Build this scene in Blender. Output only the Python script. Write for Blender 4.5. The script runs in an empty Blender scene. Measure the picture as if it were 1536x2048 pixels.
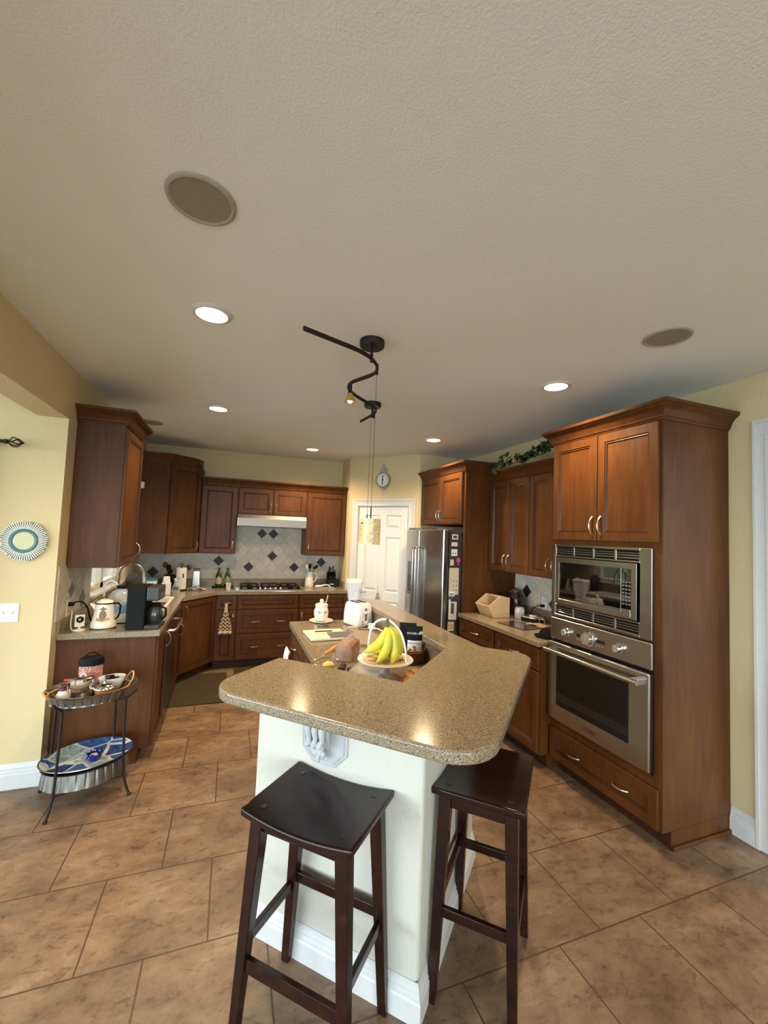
import bpy, bmesh, math, random
from mathutils import Vector, Matrix, Euler
R = math.radians
sc = bpy.context.scene
col = sc.collection
random.seed(7)

# ------------------------------------------------------------------ materials
MATS = {}
def newmat(name):
    m = bpy.data.materials.new(name); m.use_nodes = True
    nt = m.node_tree; b = nt.nodes['Principled BSDF']
    MATS[name] = m
    return m, nt, b
def setp(b, **k):
    names = {'color': 'Base Color', 'rough': 'Roughness', 'metal': 'Metallic', 'trans': 'Transmission Weight', 'ior': 'IOR',
             'alpha': 'Alpha', 'coat': 'Coat Weight', 'coatr': 'Coat Roughness', 'spec': 'Specular IOR Level',
             'emit': 'Emission Color', 'emits': 'Emission Strength', 'sheen': 'Sheen Weight', 'sss': 'Subsurface Weight', 'aniso': 'Anisotropic'}
    for a, v in k.items():
        if a in ('color', 'emit') and len(v) == 3: v = (*v, 1)
        b.inputs[names[a]].default_value = v
def N(nt, typ, **k):
    n = nt.nodes.new(typ)
    for a, v in k.items():
        if a.startswith('i_'): n.inputs[a[2:].replace('_', ' ')].default_value = v
        else: setattr(n, a, v)
    return n
def ramp(nt, stops, interp='LINEAR'):
    r = nt.nodes.new('ShaderNodeValToRGB'); e = r.color_ramp.elements
    r.color_ramp.interpolation = interp
    while len(e) < len(stops): e.new(0.5)
    for i, (p, c) in enumerate(stops): e[i].position = p; e[i].color = (*c, 1)
    return r
def coords(nt, scale=(1, 1, 1), rot=(0, 0, 0), loc=(0, 0, 0), world=False):
    t = nt.nodes.new('ShaderNodeNewGeometry' if world else 'ShaderNodeTexCoord')
    mp = N(nt, 'ShaderNodeMapping'); mp.inputs['Scale'].default_value = scale; mp.inputs['Rotation'].default_value = rot; mp.inputs['Location'].default_value = loc
    nt.links.new(t.outputs['Position' if world else 'Object'], mp.inputs[0]); return mp.outputs[0]
def bump(nt, b, src, strength=.2, dist=.002):
    n = N(nt, 'ShaderNodeBump'); n.inputs['Strength'].default_value = strength; n.inputs['Distance'].default_value = dist
    nt.links.new(src, n.inputs['Height']); nt.links.new(n.outputs[0], b.inputs['Normal'])
def plain(name, color, rough=.5, var=.06, **k):
    """flat colour with a slight procedural mottling"""
    m, nt, b = newmat(name); setp(b, color=color, rough=rough, **k)
    if var:
        no = N(nt, 'ShaderNodeTexNoise'); no.inputs['Scale'].default_value = 35; nt.links.new(coords(nt), no.inputs['Vector'])
        r = ramp(nt, [(.3, tuple(c * (1 - var) for c in color)), (.7, tuple(min(1, c * (1 + var)) for c in color))])
        nt.links.new(no.outputs['Fac'], r.inputs[0]); nt.links.new(r.outputs[0], b.inputs['Base Color'])
    return m
def wood(name, c0, c1, c2, rough=.35, scale=(14, 14, 1.6), coat=.3, sc_=1.0):
    m, nt, b = newmat(name); setp(b, rough=rough, coat=coat, coatr=.25, spec=.24)
    v = coords(nt, tuple(s * sc_ for s in scale), world=False)
    n1 = N(nt, 'ShaderNodeTexNoise'); n1.inputs['Scale'].default_value = 2.2; n1.inputs['Detail'].default_value = 6; n1.inputs['Distortion'].default_value = .6
    nt.links.new(v, n1.inputs['Vector'])
    n2 = N(nt, 'ShaderNodeTexNoise'); n2.inputs['Scale'].default_value = 2.0; n2.inputs['Detail'].default_value = 2
    nt.links.new(coords(nt, (1.3, 1.3, .8)), n2.inputs['Vector'])
    mx = N(nt, 'ShaderNodeMath', operation='ADD'); ml = N(nt, 'ShaderNodeMath', operation='MULTIPLY'); ml.inputs[1].default_value = .5
    ml2 = N(nt, 'ShaderNodeMath', operation='MULTIPLY'); ml2.inputs[1].default_value = .5
    nt.links.new(n1.outputs['Fac'], ml.inputs[0]); nt.links.new(n2.outputs['Fac'], ml2.inputs[0])
    nt.links.new(ml.outputs[0], mx.inputs[0]); nt.links.new(ml2.outputs[0], mx.inputs[1])
    r = ramp(nt, [(.34, c0), (.5, c1), (.66, c2)])
    nt.links.new(mx.outputs[0], r.inputs[0]); nt.links.new(r.outputs[0], b.inputs['Base Color'])
    bump(nt, b, n1.outputs['Fac'], .06, .001)
    return m
cherry = wood('cherry_wood', (.060, .0200, .0050), (.086, .0295, .0070), (.118, .0425, .0100), rough=.42, coat=.0)
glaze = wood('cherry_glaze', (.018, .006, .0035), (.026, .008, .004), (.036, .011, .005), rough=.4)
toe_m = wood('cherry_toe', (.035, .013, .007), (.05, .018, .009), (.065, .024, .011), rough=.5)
darkwood = wood('espresso_wood', (.010, .0035, .0028), (.020, .006, .004), (.042, .012, .006), rough=.22, scale=(9, 1.2, 9), coat=.15)
birch = wood('birch_wood', (.55, .38, .2), (.62, .44, .25), (.68, .5, .3), rough=.55, scale=(3, 20, 20), coat=0)
handlew = wood('handle_wood', (.45, .2, .06), (.55, .26, .08), (.62, .32, .11), rough=.4)
wicker_l = wood('pale_wicker', (.4, .2, .07), (.55, .3, .11), (.65, .38, .16), rough=.6, scale=(60, 60, 60), coat=0)
wicker_d = wood('dark_wicker', (.05, .02, .01), (.12, .05, .025), (.2, .09, .045), rough=.7, scale=(60, 60, 60), coat=0)

def mk_ceiling():
    m, nt, b = newmat('ceiling_paint'); setp(b, color=(.83, .86, .815), rough=.85)
    n = N(nt, 'ShaderNodeTexNoise'); n.inputs['Scale'].default_value = 120; n.inputs['Detail'].default_value = 3; n.inputs['Roughness'].default_value = .6
    nt.links.new(coords(nt, world=True), n.inputs['Vector'])
    r = ramp(nt, [(.42, (0, 0, 0)), (.62, (1, 1, 1))]); nt.links.new(n.outputs['Fac'], r.inputs[0])
    bump(nt, b, r.outputs[0], .30, .0022)
    return m
ceil_m = mk_ceiling()
def mk_wall(name, c):
    m, nt, b = newmat(name); setp(b, color=c, rough=.75)
    n = N(nt, 'ShaderNodeTexNoise'); n.inputs['Scale'].default_value = 38; n.inputs['Detail'].default_value = 4
    nt.links.new(coords(nt, world=True), n.inputs['Vector'])
    r = ramp(nt, [(.4, (0, 0, 0)), (.6, (1, 1, 1))]); nt.links.new(n.outputs['Fac'], r.inputs[0])
    bump(nt, b, r.outputs[0], .3, .003)
    return m
wall_m = mk_wall('cream_wall', (.64, .525, .295))
knee_m = mk_wall('island_wall', (.58, .56, .49))
white_m = plain('white_trim', (.64, .64, .62), .4, .02)
door_m = plain('white_door', (.76, .76, .75), .4, .02)

def mk_floor():
    m, nt, b = newmat('stone_floor_tile'); setp(b, rough=.42)
    pos = coords(nt, world=True, loc=(-.003 + .452 * 20, -1.418 + .452 * 20, 0))
    br = N(nt, 'ShaderNodeTexBrick', offset=.5, squash=1.0)
    for k, v in {'Scale': 1.0, 'Mortar Size': .0040, 'Mortar Smooth': .3, 'Bias': 0, 'Brick Width': .452, 'Row Height': .452}.items(): br.inputs[k].default_value = v
    br.inputs['Color1'].default_value = (0, 0, 0, 1); br.inputs['Color2'].default_value = (1, 1, 1, 1); br.inputs['Mortar'].default_value = (.5, .5, .5, 1)
    nt.links.new(pos, br.inputs['Vector'])
    wp = coords(nt, world=True, scale=(1, 1.6, 1), rot=(0, 0, .5))
    n1 = N(nt, 'ShaderNodeTexNoise'); n1.inputs['Scale'].default_value = 3.2; n1.inputs['Detail'].default_value = 14; n1.inputs['Roughness'].default_value = .72; n1.inputs['Distortion'].default_value = .35
    nt.links.new(wp, n1.inputs['Vector'])
    r1 = ramp(nt, [(.32, (.115, .070, .042)), (.44, (.200, .125, .074)), (.56, (.275, .178, .108)), (.70, (.38, .27, .18))])
    nt.links.new(n1.outputs['Fac'], r1.inputs[0])
    n2 = N(nt, 'ShaderNodeTexNoise'); n2.inputs['Scale'].default_value = 14; n2.inputs['Detail'].default_value = 10; n2.inputs['Roughness'].default_value = .8; n2.inputs['Distortion'].default_value = .6
    nt.links.new(wp, n2.inputs['Vector'])
    r2 = ramp(nt, [(.38, (.50, .46, .43)), (.47, (.95, .94, .93)), (.60, (1.05, 1.04, 1.03))]); nt.links.new(n2.outputs['Fac'], r2.inputs[0])
    mu = N(nt, 'ShaderNodeMixRGB', blend_type='MULTIPLY'); mu.inputs[0].default_value = .9
    nt.links.new(r1.outputs[0], mu.inputs[1]); nt.links.new(r2.outputs[0], mu.inputs[2])
    tint = N(nt, 'ShaderNodeMixRGB', blend_type='MULTIPLY'); tint.inputs[0].default_value = 1
    r3 = ramp(nt, [(0, (.9, .88, .87)), (1, (1.05, 1.04, 1.03))]); nt.links.new(br.outputs['Color'], r3.inputs[0])
    nt.links.new(mu.outputs[0], tint.inputs[1]); nt.links.new(r3.outputs[0], tint.inputs[2])
    mg = N(nt, 'ShaderNodeMixRGB'); mg.inputs[2].default_value = (.085, .052, .026, 1)
    nt.links.new(br.outputs['Fac'], mg.inputs[0]); nt.links.new(tint.outputs[0], mg.inputs[1])
    nt.links.new(mg.outputs[0], b.inputs['Base Color'])
    sub = N(nt, 'ShaderNodeMath', operation='SUBTRACT'); nt.links.new(n1.outputs['Fac'], sub.inputs[0]); nt.links.new(br.outputs['Fac'], sub.inputs[1])
    bump(nt, b, sub.outputs[0], .35, .004)
    return m
floor_m = mk_floor()

def mk_granite():
    m, nt, b = newmat('speckled_quartz'); setp(b, rough=.16, spec=.5)
    v = coords(nt, world=True)
    n1 = N(nt, 'ShaderNodeTexNoise'); n1.inputs['Scale'].default_value = 480; n1.inputs['Detail'].default_value = 3
    n2 = N(nt, 'ShaderNodeTexVoronoi'); n2.inputs['Scale'].default_value = 440
    n3 = N(nt, 'ShaderNodeTexNoise'); n3.inputs['Scale'].default_value = 9
    for n in (n1, n2, n3): nt.links.new(v, n.inputs['Vector'])
    r1 = ramp(nt, [(.3, (.11, .082, .048)), (.45, (.235, .180, .112)), (.56, (.285, .225, .145)), (.7, (.40, .335, .235))]); nt.links.new(n1.outputs['Fac'], r1.inputs[0])
    sp = N(nt, 'ShaderNodeSeparateColor'); nt.links.new(n2.outputs['Color'], sp.inputs[0])
    r2 = ramp(nt, [(.0, (1, 1, 1)), (.11, (0, 0, 0))], 'CONSTANT'); nt.links.new(sp.outputs[0], r2.inputs[0])
    r2.color_ramp.elements[1].position = .09
    mx = N(nt, 'ShaderNodeMixRGB'); nt.links.new(r2.outputs[0], mx.inputs[0]); nt.links.new(r1.outputs[0], mx.inputs[1]); mx.inputs[2].default_value = (.035, .028, .022, 1)
    r4 = ramp(nt, [(0, (0, 0, 0)), (.95, (1, 1, 1))], 'CONSTANT'); nt.links.new(sp.outputs[1], r4.inputs[0])
    mx2 = N(nt, 'ShaderNodeMixRGB'); nt.links.new(r4.outputs[0], mx2.inputs[0]); nt.links.new(mx.outputs[0], mx2.inputs[1]); mx2.inputs[2].default_value = (.50, .45, .36, 1)
    nt.links.new(mx2.outputs[0], b.inputs['Base Color'])
    return m
granite = mk_granite()

def mk_backsplash(name, axis):
    m, nt, b = newmat(name); setp(b, rough=.45)
    t = nt.nodes.new('ShaderNodeNewGeometry'); s = N(nt, 'ShaderNodeSeparateXYZ'); nt.links.new(t.outputs['Position'], s.inputs[0])
    def mth(op, a, b_):
        n = N(nt, 'ShaderNodeMath', operation=op)
        for i, q in enumerate((a, b_)):
            if isinstance(q, (int, float)): n.inputs[i].default_value = q
            else: nt.links.new(q, n.inputs[i])
        return n.outputs[0]
    h = s.outputs[axis]; z = s.outputs['Z']
    ox, oz = {'X': (.393, 1.61), 'Y': (3.473, 1.147)}[axis]
    hx = mth('SUBTRACT', h, ox); zz = mth('SUBTRACT', z, oz)
    out = None; D = .1505
    cell = []
    for op in ('ADD', 'SUBTRACT'):
        u = mth('DIVIDE', mth(op, hx, zz), D)
        u = mth('ADD', u, 100.5)
        fr = mth('FRACT', u, 0); cell.append(mth('FLOOR', u, 0))
        d = mth('ABSOLUTE', mth('SUBTRACT', fr, .5), 0)
        g = mth('GREATER_THAN', d, .478)
        out = g if out is None else mth('MAXIMUM', out, g)
    wn = N(nt, 'ShaderNodeTexWhiteNoise', noise_dimensions='2D'); cb = N(nt, 'ShaderNodeCombineXYZ')
    nt.links.new(cell[0], cb.inputs[0]); nt.links.new(cell[1], cb.inputs[1]); nt.links.new(cb.outputs[0], wn.inputs['Vector'])
    r = ramp(nt, [(0, (.52, .48, .40)), (1, (.62, .58, .49))]); nt.links.new(wn.outputs['Value'], r.inputs[0])
    no = N(nt, 'ShaderNodeTexNoise'); no.inputs['Scale'].default_value = 30; no.inputs['Detail'].default_value = 5; nt.links.new(t.outputs['Position'], no.inputs['Vector'])
    r5 = ramp(nt, [(.3, (.88, .87, .85)), (.7, (1.05, 1.05, 1.05))]); nt.links.new(no.outputs['Fac'], r5.inputs[0])
    mu = N(nt, 'ShaderNodeMixRGB', blend_type='MULTIPLY'); mu.inputs[0].default_value = 1; nt.links.new(r.outputs[0], mu.inputs[1]); nt.links.new(r5.outputs[0], mu.inputs[2])
    mg = N(nt, 'ShaderNodeMixRGB'); nt.links.new(out, mg.inputs[0]); nt.links.new(mu.outputs[0], mg.inputs[1]); mg.inputs[2].default_value = (.40, .37, .31, 1)
    nt.links.new(mg.outputs[0], b.inputs['Base Color'])
    inv = mth('SUBTRACT', 1, out); bump(nt, b, inv, .4, .002)
    return m
splash_x = mk_backsplash('diagonal_tile_back', 'X'); splash_y = mk_backsplash('diagonal_tile_side', 'Y')

def metal(name, c, rough, var=.03, aniso=0, scale=(3, 3, 260)):
    m, nt, b = newmat(name); setp(b, color=c, metal=1, rough=rough, aniso=aniso)
    n = N(nt, 'ShaderNodeTexNoise'); n.inputs['Scale'].default_value = 6; n.inputs['Detail'].default_value = 4
    nt.links.new(coords(nt, scale), n.inputs['Vector'])
    mr = N(nt, 'ShaderNodeMapRange'); mr.inputs[3].default_value = rough * (1 - var * 2); mr.inputs[4].default_value = rough * (1 + var * 2)
    nt.links.new(n.outputs['Fac'], mr.inputs[0]); nt.links.new(mr.outputs[0], b.inputs['Roughness'])
    return m
steel = metal('brushed_steel', (.38, .355, .315), .24, .04)
steel_f = metal('fridge_steel', (.50, .51, .51), .20, .05, scale=(200, 200, 2))
nickel = metal('satin_nickel', (.72, .66, .58), .25)
chrome = metal('polished_chrome', (.8, .8, .8), .08)
bronze = plain('dark_bronze', (.014, .011, .009), .5, .1, spec=.25)
galv = metal('galvanised_metal', (.27, .275, .25), .42, .15, scale=(8, 8, 8))
blackm = plain('black_plastic', (.005, .0056, .0058), .6, spec=.15)
blackgloss = plain('black_gloss', (.008, .008, .009), .06, 0)
dkglass = plain('oven_glass', (.002, .0018, .0018), .03, 0)
mwglass = plain('microwave_glass', (.002, .002, .002), .02, 0, ior=2.1)
greyp = plain('grey_plastic', (.12, .12, .12), .4)
fridge_side = plain('grey_fridge_side', (.035, .030, .026), .5)
whitep = plain('white_plastic', (.80, .79, .76), .3, .02)
cream = plain('cream_ceramic', (.80, .74, .62), .25, .04)
whitec = plain('white_ceramic', (.82, .81, .78), .2, .02)
accent_m = plain('black_stone_tile', (.016, .018, .016), .55, .2)
slate_m = plain('slate_tile', (.06, .07, .09), .3, .2)
speaker_m = plain('speaker_grille', (.27, .25, .18), .8, .05)
speaker_r = plain('speaker_ring', (.36, .34, .27), .7, .02)
mat_m = plain('brown_rubber_mat', (.060, .043, .024), .9, spec=.2)
paper = plain('white_paper', (.78, .76, .70), .8, .02)
def glassm(name, c=(1, 1, 1), rough=0.0, ior=1.45):
    m, nt, b = newmat(name); setp(b, color=c, rough=rough, trans=1, ior=ior); return m
clear = glassm('clear_glass', (.95, .97, .98))
def thinglass(name, c, alpha):
    m, nt, b = newmat(name); setp(b, color=c, rough=.05, alpha=alpha, spec=.8); return m
film = thinglass('clear_film', (.85, .87, .9), .26)
bagfilm = thinglass('bag_film', (.85, .87, .9), .13)
jugm = thinglass('clear_plastic', (.72, .78, .82), .38)
greenglass = plain('green_glass', (.012, .045, .012), .06, 0, spec=.8)
blueglass = plain('cobalt_glass', (.01, .015, .16), .06, 0)
def emis(name, c, s):
    m, nt, b = newmat(name); setp(b, color=(.9, .9, .9), emit=c, emits=s); return m
can_e = emis('lamp_lens', (1, .74, .40), 7)
def mk_shade():
    m, nt, b = newmat('amber_glass'); setp(b, rough=.3, trans=.0)
    n = N(nt, 'ShaderNodeTexNoise'); n.inputs['Scale'].default_value = 60; n.inputs['Detail'].default_value = 6; n.inputs['Distortion'].default_value = 2
    nt.links.new(coords(nt), n.inputs['Vector'])
    r = ramp(nt, [(.35, (.42, .27, .10)), (.5, (.70, .54, .27)), (.65, (.82, .70, .44))]); nt.links.new(n.outputs['Fac'], r.inputs[0]); nt.links.new(r.outputs[0], b.inputs['Base Color'])
    return m
shade_m = mk_shade()
spot_m = plain('amber_spot_glass', (.42, .26, .04), .15, .2)
mirror_m, _nt, _b = newmat('mirror'); setp(_b, color=(.85, .9, .86), metal=1, rough=.01)
teal_m = plain('teal_paint', (.035, .16, .17), .4)
def mk_stripes():
    m, nt, b = newmat('black_white_sticks'); setp(b, rough=.5)
    t = nt.nodes.new('ShaderNodeTexCoord'); s = N(nt, 'ShaderNodeSeparateXYZ'); nt.links.new(t.outputs['Object'], s.inputs[0])
    at = N(nt, 'ShaderNodeMath', operation='ARCTAN2'); nt.links.new(s.outputs['X'], at.inputs[0]); nt.links.new(s.outputs['Z'], at.inputs[1])
    cb = N(nt, 'ShaderNodeCombineXYZ'); ml = N(nt, 'ShaderNodeMath', operation='MULTIPLY'); ml.inputs[1].default_value = 13; nt.links.new(at.outputs[0], ml.inputs[0]); nt.links.new(ml.outputs[0], cb.inputs[0])
    ln = N(nt, 'ShaderNodeVectorMath', operation='LENGTH'); nt.links.new(t.outputs['Object'], ln.inputs[0])
    m2 = N(nt, 'ShaderNodeMath', operation='MULTIPLY'); m2.inputs[1].default_value = 22; nt.links.new(ln.outputs['Value'], m2.inputs[0]); nt.links.new(m2.outputs[0], cb.inputs[1])
    n = N(nt, 'ShaderNodeTexNoise'); n.inputs['Scale'].default_value = 1.7; n.inputs['Detail'].default_value = 1; nt.links.new(cb.outputs[0], n.inputs['Vector'])
    r = ramp(nt, [(0, (.02, .03, .03)), (.48, (.75, .75, .68))], 'CONSTANT'); nt.links.new(n.outputs['Fac'], r.inputs[0]); nt.links.new(r.outputs[0], b.inputs['Base Color'])
    return m
stripe_m = mk_stripes()
def mk_banana(name, spots, greeny):
    m, nt, b = newmat(name); setp(b, rough=.4)
    n = N(nt, 'ShaderNodeTexNoise'); n.inputs['Scale'].default_value = 60 if spots else 12; n.inputs['Detail'].default_value = 3; nt.links.new(coords(nt), n.inputs['Vector'])
    if spots: r = ramp(nt, [(0, (.10, .045, .01)), (.42, (.45, .28, .03)), (.47, (.72, .54, .06)), (1, (.78, .6, .1))])
    else: r = ramp(nt, [(.3, (.46, .47, .045)), (.6, (.66, .60, .05)), (.8, (.74, .64, .08))])
    nt.links.new(n.outputs['Fac'], r.inputs[0]); nt.links.new(r.outputs[0], b.inputs['Base Color']); return m
banana_m = mk_banana('banana_skin', False, True); banana_s = mk_banana('spotted_banana_skin', True, False)
stem_m = plain('banana_stem', (.12, .09, .03), .7, .2)
def mk_vor(name, scale, cols, rough=.4, kind='F1', grout=(.6, .62, .6), width=.04):
    m, nt, b = newmat(name); setp(b, rough=rough)
    v = coords(nt, (scale,) * 3)
    vo = N(nt, 'ShaderNodeTexVoronoi'); ve = N(nt, 'ShaderNodeTexVoronoi', feature='DISTANCE_TO_EDGE'); vo.inputs['Scale'].default_value = 1; ve.inputs['Scale'].default_value = 1
    nt.links.new(v, vo.inputs['Vector']); nt.links.new(v, ve.inputs['Vector'])
    s = N(nt, 'ShaderNodeSeparateColor'); nt.links.new(vo.outputs['Color'], s.inputs[0])
    r = ramp(nt, [(i / len(cols), c) for i, c in enumerate(cols)], 'CONSTANT'); nt.links.new(s.outputs[0], r.inputs[0])
    g = N(nt, 'ShaderNodeMath', operation='LESS_THAN'); g.inputs[1].default_value = width; nt.links.new(ve.outputs['Distance'], g.inputs[0])
    mx = N(nt, 'ShaderNodeMixRGB'); no = N(nt, 'ShaderNodeTexNoise'); no.inputs['Scale'].default_value = 7; no.inputs['Detail'].default_value = 6; nt.links.new(v, no.inputs['Vector'])
    rn = ramp(nt, [(.35, (.55, .55, .55)), (.65, (1.35, 1.35, 1.35))]); nt.links.new(no.outputs['Fac'], rn.inputs[0]); mm = N(nt, 'ShaderNodeMixRGB', blend_type='MULTIPLY'); mm.inputs[0].default_value = 1; nt.links.new(r.outputs[0], mm.inputs[1]); nt.links.new(rn.outputs[0], mm.inputs[2])
    nt.links.new(g.outputs[0], mx.inputs[0]); nt.links.new(mm.outputs[0], mx.inputs[1]); mx.inputs[2].default_value = (*grout, 1)
    nt.links.new(mx.outputs[0], b.inputs['Base Color']); return m
mosaic_m = mk_vor('blue_glass_mosaic', 7, [(.02, .06, .2), (.35, .42, .40), (.04, .12, .3), (.10, .11, .12), (.5, .55, .5), (.03, .09, .25)], .15)
def mk_chevron():
    m, nt, b = newmat('chevron_cloth'); setp(b, rough=.9)
    t = nt.nodes.new('ShaderNodeTexCoord'); s = N(nt, 'ShaderNodeSeparateXYZ'); nt.links.new(t.outputs['Object'], s.inputs[0])
    def mth(op, a, b_=0):
        n = N(nt, 'ShaderNodeMath', operation=op)
        for i, q in enumerate((a, b_)):
            if isinstance(q, (int, float)): n.inputs[i].default_value = q
            else: nt.links.new(q, n.inputs[i])
        return n.outputs[0]
    zig = mth('ABSOLUTE', mth('SUBTRACT', mth('FRACT', mth('ADD', mth('MULTIPLY', s.outputs['X'], 22), 50)), .5))
    v = mth('ADD', mth('MULTIPLY', s.outputs['Z'], 24), mth('MULTIPLY', zig, 1.3))
    g = mth('GREATER_THAN', mth('FRACT', mth('ADD', v, 100)), .5)
    mx = N(nt, 'ShaderNodeMixRGB'); nt.links.new(g, mx.inputs[0]); mx.inputs[1].default_value = (.62, .50, .34, 1); mx.inputs[2].default_value = (.10, .05, .03, 1)
    nt.links.new(mx.outputs[0], b.inputs['Base Color']); return m
chevron_m = mk_chevron()
leaf_m = plain('ivy_leaf', (.016, .04, .012), .45, .3)
leaf_y = plain('ivy_leaf_pale', (.07, .09, .02), .5, .3)

# ------------------------------------------------------------------ mesh builder
class MB:
    def __init__(s): s.v = []; s.f = []; s.m = []; s.T = Matrix.Identity(4); s.mat = 0
    def add(s, vs, fs):
        o = len(s.v)
        s.v += [tuple(s.T @ Vector(p)) for p in vs]
        for f in fs: s.f.append([i + o for i in f]); s.m.append(s.mat)
        return s
    def box(s, x0, y0, z0, x1, y1, z1):
        v = [(x, y, z) for z in (z0, z1) for y in (y0, y1) for x in (x0, x1)]
        return s.add(v, [(0, 2, 3, 1), (4, 5, 7, 6), (0, 1, 5, 4), (2, 6, 7, 3), (0, 4, 6, 2), (1, 3, 7, 5)])
    def loft(s, loops, caps=True, closed=True, ring=False):
        n = len(loops[0]); vs = [p for l in loops for p in l]; fs = []
        L = len(loops)
        for i in range(L if ring else L - 1):
            a = i * n; b = ((i + 1) % L) * n
            for j in range(n if closed else n - 1):
                k = (j + 1) % n; fs.append((a + j, a + k, b + k, b + j))
        if caps and not ring: fs.append(tuple(range(n))[::-1]); fs.append(tuple((L - 1) * n + j for j in range(n)))
        return s.add(vs, fs)
    def lathe(s, prof, seg=24, c=(0, 0, 0), caps=True, sx=1, sy=1):
        return s.loft([[(c[0] + r * sx * math.cos(2 * math.pi * j / seg), c[1] + r * sy * math.sin(2 * math.pi * j / seg), c[2] + z) for j in range(seg)] for r, z in prof], caps)
    def cyl(s, c, r, h, seg=24, r2=None): return s.lathe([(r, 0), (r if r2 is None else r2, h)], seg, c)
    def rod(s, a, b, r, seg=10, r2=None): return s.tube([a, b], [r, r if r2 is None else r2], seg)
    def tube(s, path, r, seg=8, closed=False, flat=None):
        P = [Vector(p) for p in path]; n = len(P)
        if not isinstance(r, (list, tuple)): r = [r] * n
        tan = []
        for i in range(n):
            if closed: t = P[(i + 1) % n] - P[i - 1]
            else: t = P[min(i + 1, n - 1)] - P[max(i - 1, 0)]
            tan.append(t.normalized() if t.length > 1e-9 else Vector((0, 0, 1)))
        up = Vector((0, 0, 1)) if abs(tan[0].z) < .9 else Vector((1, 0, 0))
        loops = []; u = (up - tan[0] * up.dot(tan[0])).normalized()
        for i in range(n):
            u = (u - tan[i] * u.dot(tan[i]))
            u = u.normalized() if u.length > 1e-6 else tan[i].orthogonal().normalized()
            w = tan[i].cross(u)
            fa, fb = flat if flat else (1, 1)
            loops.append([tuple(P[i] + (u * math.cos(2 * math.pi * j / seg) * fa + w * math.sin(2 * math.pi * j / seg) * fb) * r[i]) for j in range(seg)])
        return s.loft(loops, True, True, closed)
    def prism(s, poly, z0, z1):
        n = len(poly)
        return s.loft([[(x, y, z0) for x, y in poly], [(x, y, z1) for x, y in poly]])
    def sphere(s, c, r, seg=16, ry=None, rz=None):
        ry = ry or r; rz = rz or r; rings = seg // 2
        vs = [(c[0], c[1], c[2] - rz)]
        for i in range(1, rings):
            a = -math.pi / 2 + math.pi * i / rings
            for j in range(seg): t = 2 * math.pi * j / seg; vs.append((c[0] + r * math.cos(a) * math.cos(t), c[1] + ry * math.cos(a) * math.sin(t), c[2] + rz * math.sin(a)))
        vs.append((c[0], c[1], c[2] + rz)); fs = []
        for j in range(seg): fs.append((0, 1 + (j + 1) % seg, 1 + j))
        for i in range(rings - 2):
            for j in range(seg):
                a = 1 + i * seg; fs.append((a + j, a + (j + 1) % seg, a + seg + (j + 1) % seg, a + seg + j))
        e = len(vs) - 1; a = 1 + (rings - 2) * seg
        for j in range(seg): fs.append((a + j, a + (j + 1) % seg, e))
        return s.add(vs, fs)
    def grid(s, fn, nu, nv):
        vs = [fn(i / nu, j / nv) for i in range(nu + 1) for j in range(nv + 1)]
        return s.add(vs, [(i * (nv + 1) + j, (i + 1) * (nv + 1) + j, (i + 1) * (nv + 1) + j + 1, i * (nv + 1) + j + 1) for i in range(nu) for j in range(nv)])
    def sweep(s, path, prof, closed=False, caps=True):
        """sweep profile (out, z) along an XY polyline; out is to the right-hand side of travel"""
        P = [Vector(p) for p in path]; n = len(P); loops = []
        for i in range(n):
            def nrm(a, b): d = (b - a).normalized(); return Vector((d.y, -d.x))
            if closed: n1 = nrm(P[i - 1], P[i]); n2 = nrm(P[i], P[(i + 1) % n])
            else:
                n1 = nrm(P[i - 1], P[i]) if i > 0 else nrm(P[0], P[1])
                n2 = nrm(P[i], P[i + 1]) if i < n - 1 else n1
                if i == 0: n1 = n2
            m = n1 + n2; m = m / max(.15, m.dot(n1)) if m.length > 1e-6 else n1
            loops.append([(P[i].x + m.x * o, P[i].y + m.y * o, z) for o, z in prof])
        return s.loft(loops, caps, True, closed)
    def build(s, name, mats, parent=None, smooth=False, bevel=0, seg=2, angle=40, loc=None, rot=None, solid=0, subsurf=0):
        me = bpy.data.meshes.new(name); me.from_pydata(s.v, [], s.f)
        for m in (mats if isinstance(mats, (list, tuple)) else [mats]): me.materials.append(m)
        for p, mi in zip(me.polygons, s.m): p.material_index = mi
        bm = bmesh.new(); bm.from_mesh(me); bmesh.ops.recalc_face_normals(bm, faces=bm.faces); bm.to_mesh(me); bm.free()
        if smooth:
            me.polygons.foreach_set('use_smooth', [True] * len(me.polygons))
            try: me.set_sharp_from_angle(angle=R(angle))
            except Exception: pass
        o = bpy.data.objects.new(name, me); col.objects.link(o)
        if parent: o.parent = parent
        if loc: o.location = loc
        if rot: o.rotation_euler = rot
        if solid: md = o.modifiers.new('thickness', 'SOLIDIFY'); md.thickness = solid; md.offset = 0
        if bevel:
            md = o.modifiers.new('bevel', 'BEVEL'); md.width = bevel; md.segments = seg; md.limit_method = 'ANGLE'; md.angle_limit = R(35); md.harden_normals = False
        if subsurf: md = o.modifiers.new('sub', 'SUBSURF'); md.levels = md.render_levels = subsurf
        return o
def tag(o, label, cat, group=None, kind=None):
    if label: o['label'] = label
    if cat: o['category'] = cat
    if group: o['group'] = group
    if kind: o['kind'] = kind
    return o
def thing(name, label, cat, loc=(0, 0, 0), rz=0, group=None):
    o = bpy.data.objects.new(name, None); col.objects.link(o); o.location = loc; o.rotation_euler = (0, 0, rz); o.empty_display_size = .05
    return tag(o, label, cat, group)
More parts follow.
